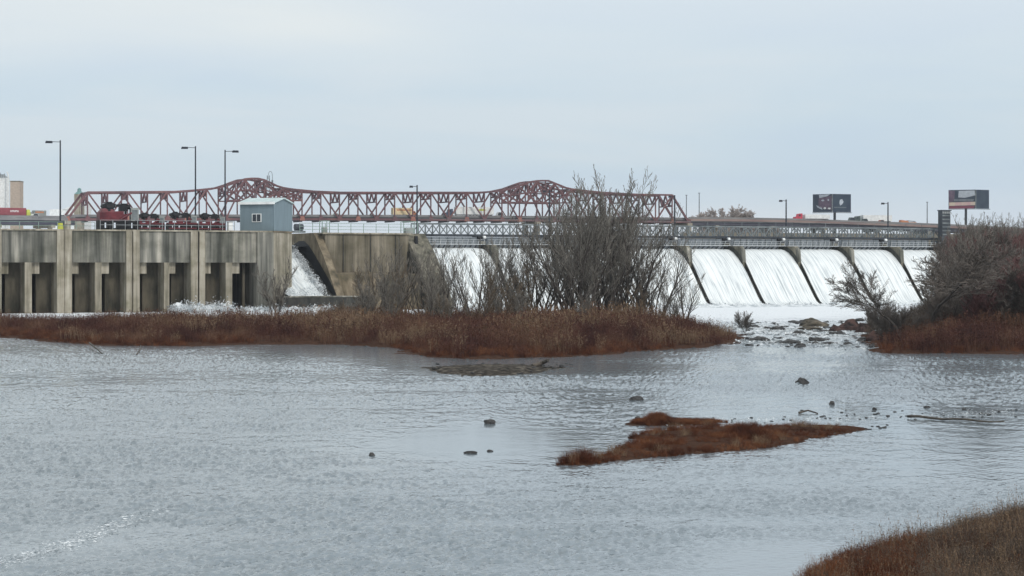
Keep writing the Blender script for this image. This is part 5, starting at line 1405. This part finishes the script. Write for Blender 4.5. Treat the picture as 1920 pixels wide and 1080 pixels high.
# small island
tuftT = [clump(46, 1.0, 0.30, 0.30, 2, 0.030, 0.0085, 0.35, 4) for _ in range(5)]
x, y, d = sample(SMALL, 5600, -0.08); P = pal(x, y); k = (lownoise(x, y, 0.9, 7.0) > -0.22); x, y, d, P = x[k], y[k], d[k], P[k]
h = 0.09+0.20*NPR.uniform(0, 1, len(x))**2+0.42*np.clip(lownoise(x, y, 1.3, 2), 0, 1)
h += 0.40*np.exp(-((P-1400)/42)**2)*np.exp(-((y-onw(1400, 822).y)/2.4)**2)+0.24*np.exp(-((P-1095)/26)**2)
h *= np.interp(P, [1040, 1060, 1500, 1620], [0.7, 1.0, 0.8, 0.3])
scatter('rust_grass', tuftT, np.stack([x, y, 0.10*np.clip(d, 0, 1)], 1), h, 'rustgrass', 'rust red matted grass covering the small near island')
x, y, d = sample(SMALL, 1500, 0.05); P = pal(x, y); k = (P < 1132) | (lownoise(x, y, 1.1, 15.0) > 0.33); x, y, d = x[k], y[k], d[k]
scatter('tan_grass', tuftT, np.stack([x, y, 0.08+0*x], 1), NPR.uniform(0.15, 0.48, len(x)), 'tangrass', 'tan tufts at the left tip of the small near island')
x, y, d = sample(BACKB, 1500, 0.03); P = pal(x, y)
scatter('rust_grass', tuftT, np.stack([x, y, 0.05+0*x], 1), (0.16+0.28*np.exp(-((P-1232)/18)**2))*NPR.uniform(.8, 1.2, len(x)), 'rustgrass', 'rust grass on the narrow strip behind the small island')
# near bank
nearT = [clump(40, 1.0, 0.22, 0.22, 4, 0.035, 0.0055, 0.22, 4) for _ in range(6)]
nearS = [clump(7, 1.0, 0.15, 0.16, 14, 0.020, 0.0042, 0.08, 5, (0.35, 1.0)) for _ in range(6)]
x, y, d = sample(NB, 16000, 0.05, 1e9, (5, 24, 30, 52)); k = pal(x, y) < 2000; x, y, d = x[k], y[k], d[k]
zz = np.array([near_z(a, b, c) for a, b, c in zip(x, y, d)])
P = pal(x, y); w = NPR.uniform(0, 1, len(x)); tn = (w < np.interp(P, [1500, 1700, 1760, 1920], [0.10, 0.15, 0.6, 0.8]))
h = NPR.uniform(0.32, 0.62, len(x))*np.clip(0.55+d/1.5, 0, 1)*(1+0.25*lownoise(x, y, 0.5, 9))
scatter('rust_grass', nearT, np.stack([x, y, zz], 1)[~tn], h[~tn], 'rustgrass', 'rust brown matted grass on the near bank, bottom right')
scatter('tan_grass', nearT, np.stack([x, y, zz], 1)[tn], h[tn]*1.15, 'brushgrey', 'grey brown dry grass on the higher part of the near bank')
k = NPR.uniform(0, 1, len(x)) < np.interp(P, [1500, 1700, 1920], [0.05, 0.10, 0.30])
scatter('dry_stems', nearS, np.stack([x, y, zz], 1)[k], h[k]*1.7, 'tangrass', 'thin seed headed stems standing above the near bank grass')

def flecks(path, n, wid, size, seed, lab):
    g = np.random.RandomState(seed); P = np.array([onw(a, b)[:] for a, b in path]); T = []
    for i in range(n):
        u = g.uniform(0, len(P)-1); k = int(u); p = P[k]*(1-u+k)+P[min(k+1, len(P)-1)]*(u-k)
        c = p+np.array([g.normal(0, wid), g.normal(0, wid*2.2), 0.015+abs(g.normal(0, 0.012))])
        T.append(c[None, :]+g.normal(0, 1, (3, 3))*np.array([size*1.6, size*1.2, size*0.35]))
    tag(soup('foam_flecks', np.array(T), 'foam'), label=lab, kind='stuff')
flecks([(-10, 1062), (60, 1040), (110, 1028), (165, 1008), (215, 985), (285, 962)], 900, 0.22, 0.022, 3, 'broken line of white foam flecks on the water at lower left')
flecks([(-10, 694), (20, 696), (45, 697)], 160, 0.6, 0.05, 4, 'small patch of white foam flecks at the far left')
flecks([(1250, 795), (1340, 788), (1450, 786), (1600, 786), (1760, 780), (1900, 772)], 1500, 0.35, 0.022, 5, 'white foam flecks among the stones of the riffle')
flecks([(1410, 610), (1500, 622), (1600, 632)], 3800, 2.9, 0.11, 6, 'white broken water between the stones of the rapids')
flecks([(1420, 640), (1500, 645), (1600, 648)], 1300, 1.6, 0.08, 7, 'white broken water along the foot of the rapids')

# ------------------------------------------------------------------ rocks
def rock_mesh(seed, sx, sy, sz, rough=0.12):
    import bmesh
    g = random.Random(seed*13+1)
    planes = []
    for i in range(15):
        v = Vector((g.gauss(0, 1), g.gauss(0, 1), g.gauss(0, 1)*0.9)).normalized(); planes.append((v, g.uniform(0.62, 0.98)))
    bm = bmesh.new(); bmesh.ops.create_icosphere(bm, subdivisions=4, radius=1.0)
    for v in bm.verts:
        r = 1.05
        for n, d in planes:
            c = v.co.dot(n)
            if c > 1e-3: r = min(r, d/c)
        r *= 1+rough*mn.fractal(v.co*2.6+Vector((seed*7.3, seed, 0)), 1, 2, 4)
        v.co = Vector((v.co.x*sx*r, v.co.y*sy*r, v.co.z*sz*r))
    me = bpy.data.meshes.new('rock'); bm.to_mesh(me); bm.free(); return me
def rock(name, px, py, wpx, hpx, m, label, seed, group=None, depth=0.8):
    p = onw(px, py); w = wpx/F*p.y/2; h = hpx/F*p.y
    me = rock_mesh(seed, w, w*depth, h*0.95); me.materials.append(M[m])
    o = bpy.data.objects.new(name, me); link(o); o.location = (p.x, p.y+w*depth*0.5, h*0.08)
    return tag(o, label, 'rock', group)
rock('boulder', 1505, 720, 27, 12, 'rock', 'rounded grey boulder alone in the right water below the rapids', 1)
rock('boulder', 1193, 750, 30, 8, 'rock', 'flat low boulder in the water above the small near island', 2)
rock('boulder', 917, 794, 24, 9, 'rock', 'dark pointed boulder in the calm water left of the small island', 3)
rock('stone', 697, 854, 15, 6, 'rock', 'leftmost small dark stone in the calm water', 4)
rock('stone', 883, 849.5, 26, 3.5, 'rock', 'long flat dark stone in the calm water left of the small island', 5)
rock('stone', 919, 846, 12, 3, 'rock', 'tiny dark stone just right of the long flat one', 6)
rock('stone', 1560, 758, 13, 6, 'rock', 'small dark stone in the right water above the log', 7)
rock('stone', 1196, 787, 13, 7, 'rock', 'dark stone at the left tip of the strip behind the small island', 8)
rock('stone', 1738, 764, 14, 4, 'rock', 'small flat stone in the water above the floating log', 9)
rock('stone', 1808, 768, 10, 3, 'rock', 'small stone at right beyond the tip of the floating log', 10)
rock('stone', 1640, 768, 10, 4, 'rock', 'small stone between the stony riffle and the log', 11)
rock('ledge_rock', 1528, 613, 62, 17, 'rocktan', 'large tan ledge rock in the gap between island and right bank', 12, depth=0.7)
rock('ledge_rock', 1520, 619, 50, 7, 'rocktan', 'low tan slab in front of the large ledge rock', 13)
for i, (px, py, w, h, l) in enumerate([(1592, 620, 50, 21, 'reddish rubble heap next to the right bank tip'), (1622, 624, 46, 18, 'dark rubble rock touching the right bank tip'), (1566, 621, 26, 15, 'reddish rock between the ledge rock and the rubble heap'), (1640, 640, 36, 18, 'dark rock under the left tip of the right bank')]):
    rock('rubble_rock', px, py, w, h, 'rockred', l, 20+i)
RS = random.Random(9)
protos = []
for i in range(7):
    me = rock_mesh(40+i, 1, 0.8, 0.55, 0.15); me.materials.append(M['rock']); protos.append(me)
def small_rock(px, py, w, label, group, m=None, dz=0.0):
    p = onw(px, py); o = bpy.data.objects.new('stone', protos[RS.randrange(7)]); link(o)
    s = w/F*p.y/2; o.location = (p.x, p.y, s*0.05+dz); o.scale = (s, s*RS.uniform(.7, 1.3), s*RS.uniform(0.35, 0.8)); o.rotation_euler.z = RS.uniform(0, 6)
    tag(o, label, 'rock', group)
for i in range(125):
    f = RS.random(); px = RS.uniform(1398, 1650); py = 601+50*f**0.9
    if px > 1640-(py-603)*0.1 and py < 620: continue
    small_rock(px, py, (RS.uniform(6, 20) if RS.random() < 0.72 else RS.uniform(22, 42))*(0.7+0.4*f), 'dark stone among the many breaking the rapids between island and right bank', 'stones in the rapids')
for i in range(66):
    f = RS.random(); px = 1320+590*f; py = RS.gauss(783-8*f, 5.0)
    if not 766 < py < 800: continue
    small_rock(px, py, RS.uniform(3, 9), 'small stone in the stony riffle running from the small island towards the log', 'stones in the riffle')
for i in range(38):
    px = RS.uniform(1500, 1665); small_rock(px, 820-(px-1500)*0.13+RS.uniform(-4, 3), RS.uniform(4, 10), 'dark stone on the trailing right tip of the small island', 'stones on the island tip')
for i in range(56):
    a = RS.random(); px = RS.uniform(800, 1075); py = RS.uniform(684, 704) if px < 1000 else RS.uniform(684, 693)
    small_rock(px, py, RS.uniform(4, 12), 'dark stone on the low gravel bar in front of the main island', 'stones on the gravel bar', dz=0.08)
pa = np.array(MAIN); cnt = 0
for i in range(36):
    px = RS.uniform(600, 1400); cand = [(735, 653), (765, 662), (800, 670), (860, 674.5), (950, 673.5), (1050, 670.5), (1130, 666.5), (1210, 659), (1300, 653), (1370, 646.5), (1400, 636)]
    py = np.interp(px, [600, 700]+[c[0] for c in cand], [647, 650]+[c[1] for c in cand])
    small_rock(px, py+RS.uniform(-1, 1.3), RS.uniform(3, 9), 'dark stone along the muddy front shore of the main island', 'stones on the island shore')
# stone skirt on the lower right edge of the small island and near bank
# ------------------------------------------------------------------ driftwood
def driftwood(name, pts, r, label):
    mb = MB()
    for k in range(len(pts)-1):
        mb.tube(pts[k], pts[k+1], r*(1-k/len(pts)*0.6), r*(1-(k+1)/len(pts)*0.6), 9)
    o = mb.build(name, 'wood'); 
    return tag(o, label, 'driftwood')
a, b = onw(1702, 784), onw(1883, 795)
pts = [a+(b-a)*(k/8)+Vector((0, 0, 0.07+0.03*math.sin(k*1.7))) for k in range(9)]
driftwood('floating_log', pts, 0.055, 'long thin log lying in the shallow water at right')
p = onw(1712, 785); 
driftwood('dead_branch', [onw(168, 652)+Vector((0,0,0.35)), onw(180, 658)+Vector((0,0,0.2)), onw(192, 664)+Vector((0,0,0.02))], 0.07, 'dead branch poking out of the water at left off the island')
driftwood('dead_branch', [onw(256, 665)+Vector((0,0,0.0)), onw(262, 660)+Vector((0,0,0.15)), onw(264, 654)+Vector((0,0,0.25))], 0.05, 'short bent twig sticking up right of the dead branch at left')
driftwood('dead_branch', [onw(998, 690)+Vector((0,0,0.1)), onw(1018, 689)+Vector((0,0,0.3)), onw(1028, 690)+Vector((0,0,0.45))], 0.15, 'dark stump of driftwood on the right of the gravel bar')
driftwood('dead_branch', [onw(1498, 775)+Vector((0,0,0.03)), onw(1515, 774)+Vector((0,0,0.1)), onw(1533, 776)+Vector((0,0,0.02))], 0.045, 'reddish bent branch lying on the stony riffle')

# ------------------------------------------------------------------ haze
def haze(density):
    m = bpy.data.materials.new('haze_air'); m.use_nodes = True; n = m.node_tree.nodes; n.clear()
    o = n.new('ShaderNodeOutputMaterial'); v = n.new('ShaderNodeVolumePrincipled')
    v.inputs['Color'].default_value = (0.86, 0.90, 0.97, 1); v.inputs['Density'].default_value = density
    v.inputs['Anisotropy'].default_value = 0.2
    m.node_tree.links.new(v.outputs[0], o.inputs['Volume']); M['haze'] = m
    mb = MB(); mb.box((0, 1200, 29.5), (5200, 2900, 65)); tag(mb.build('haze', 'haze'), kind='stuff', label='thin pale haze over the river')
haze(0.00013)
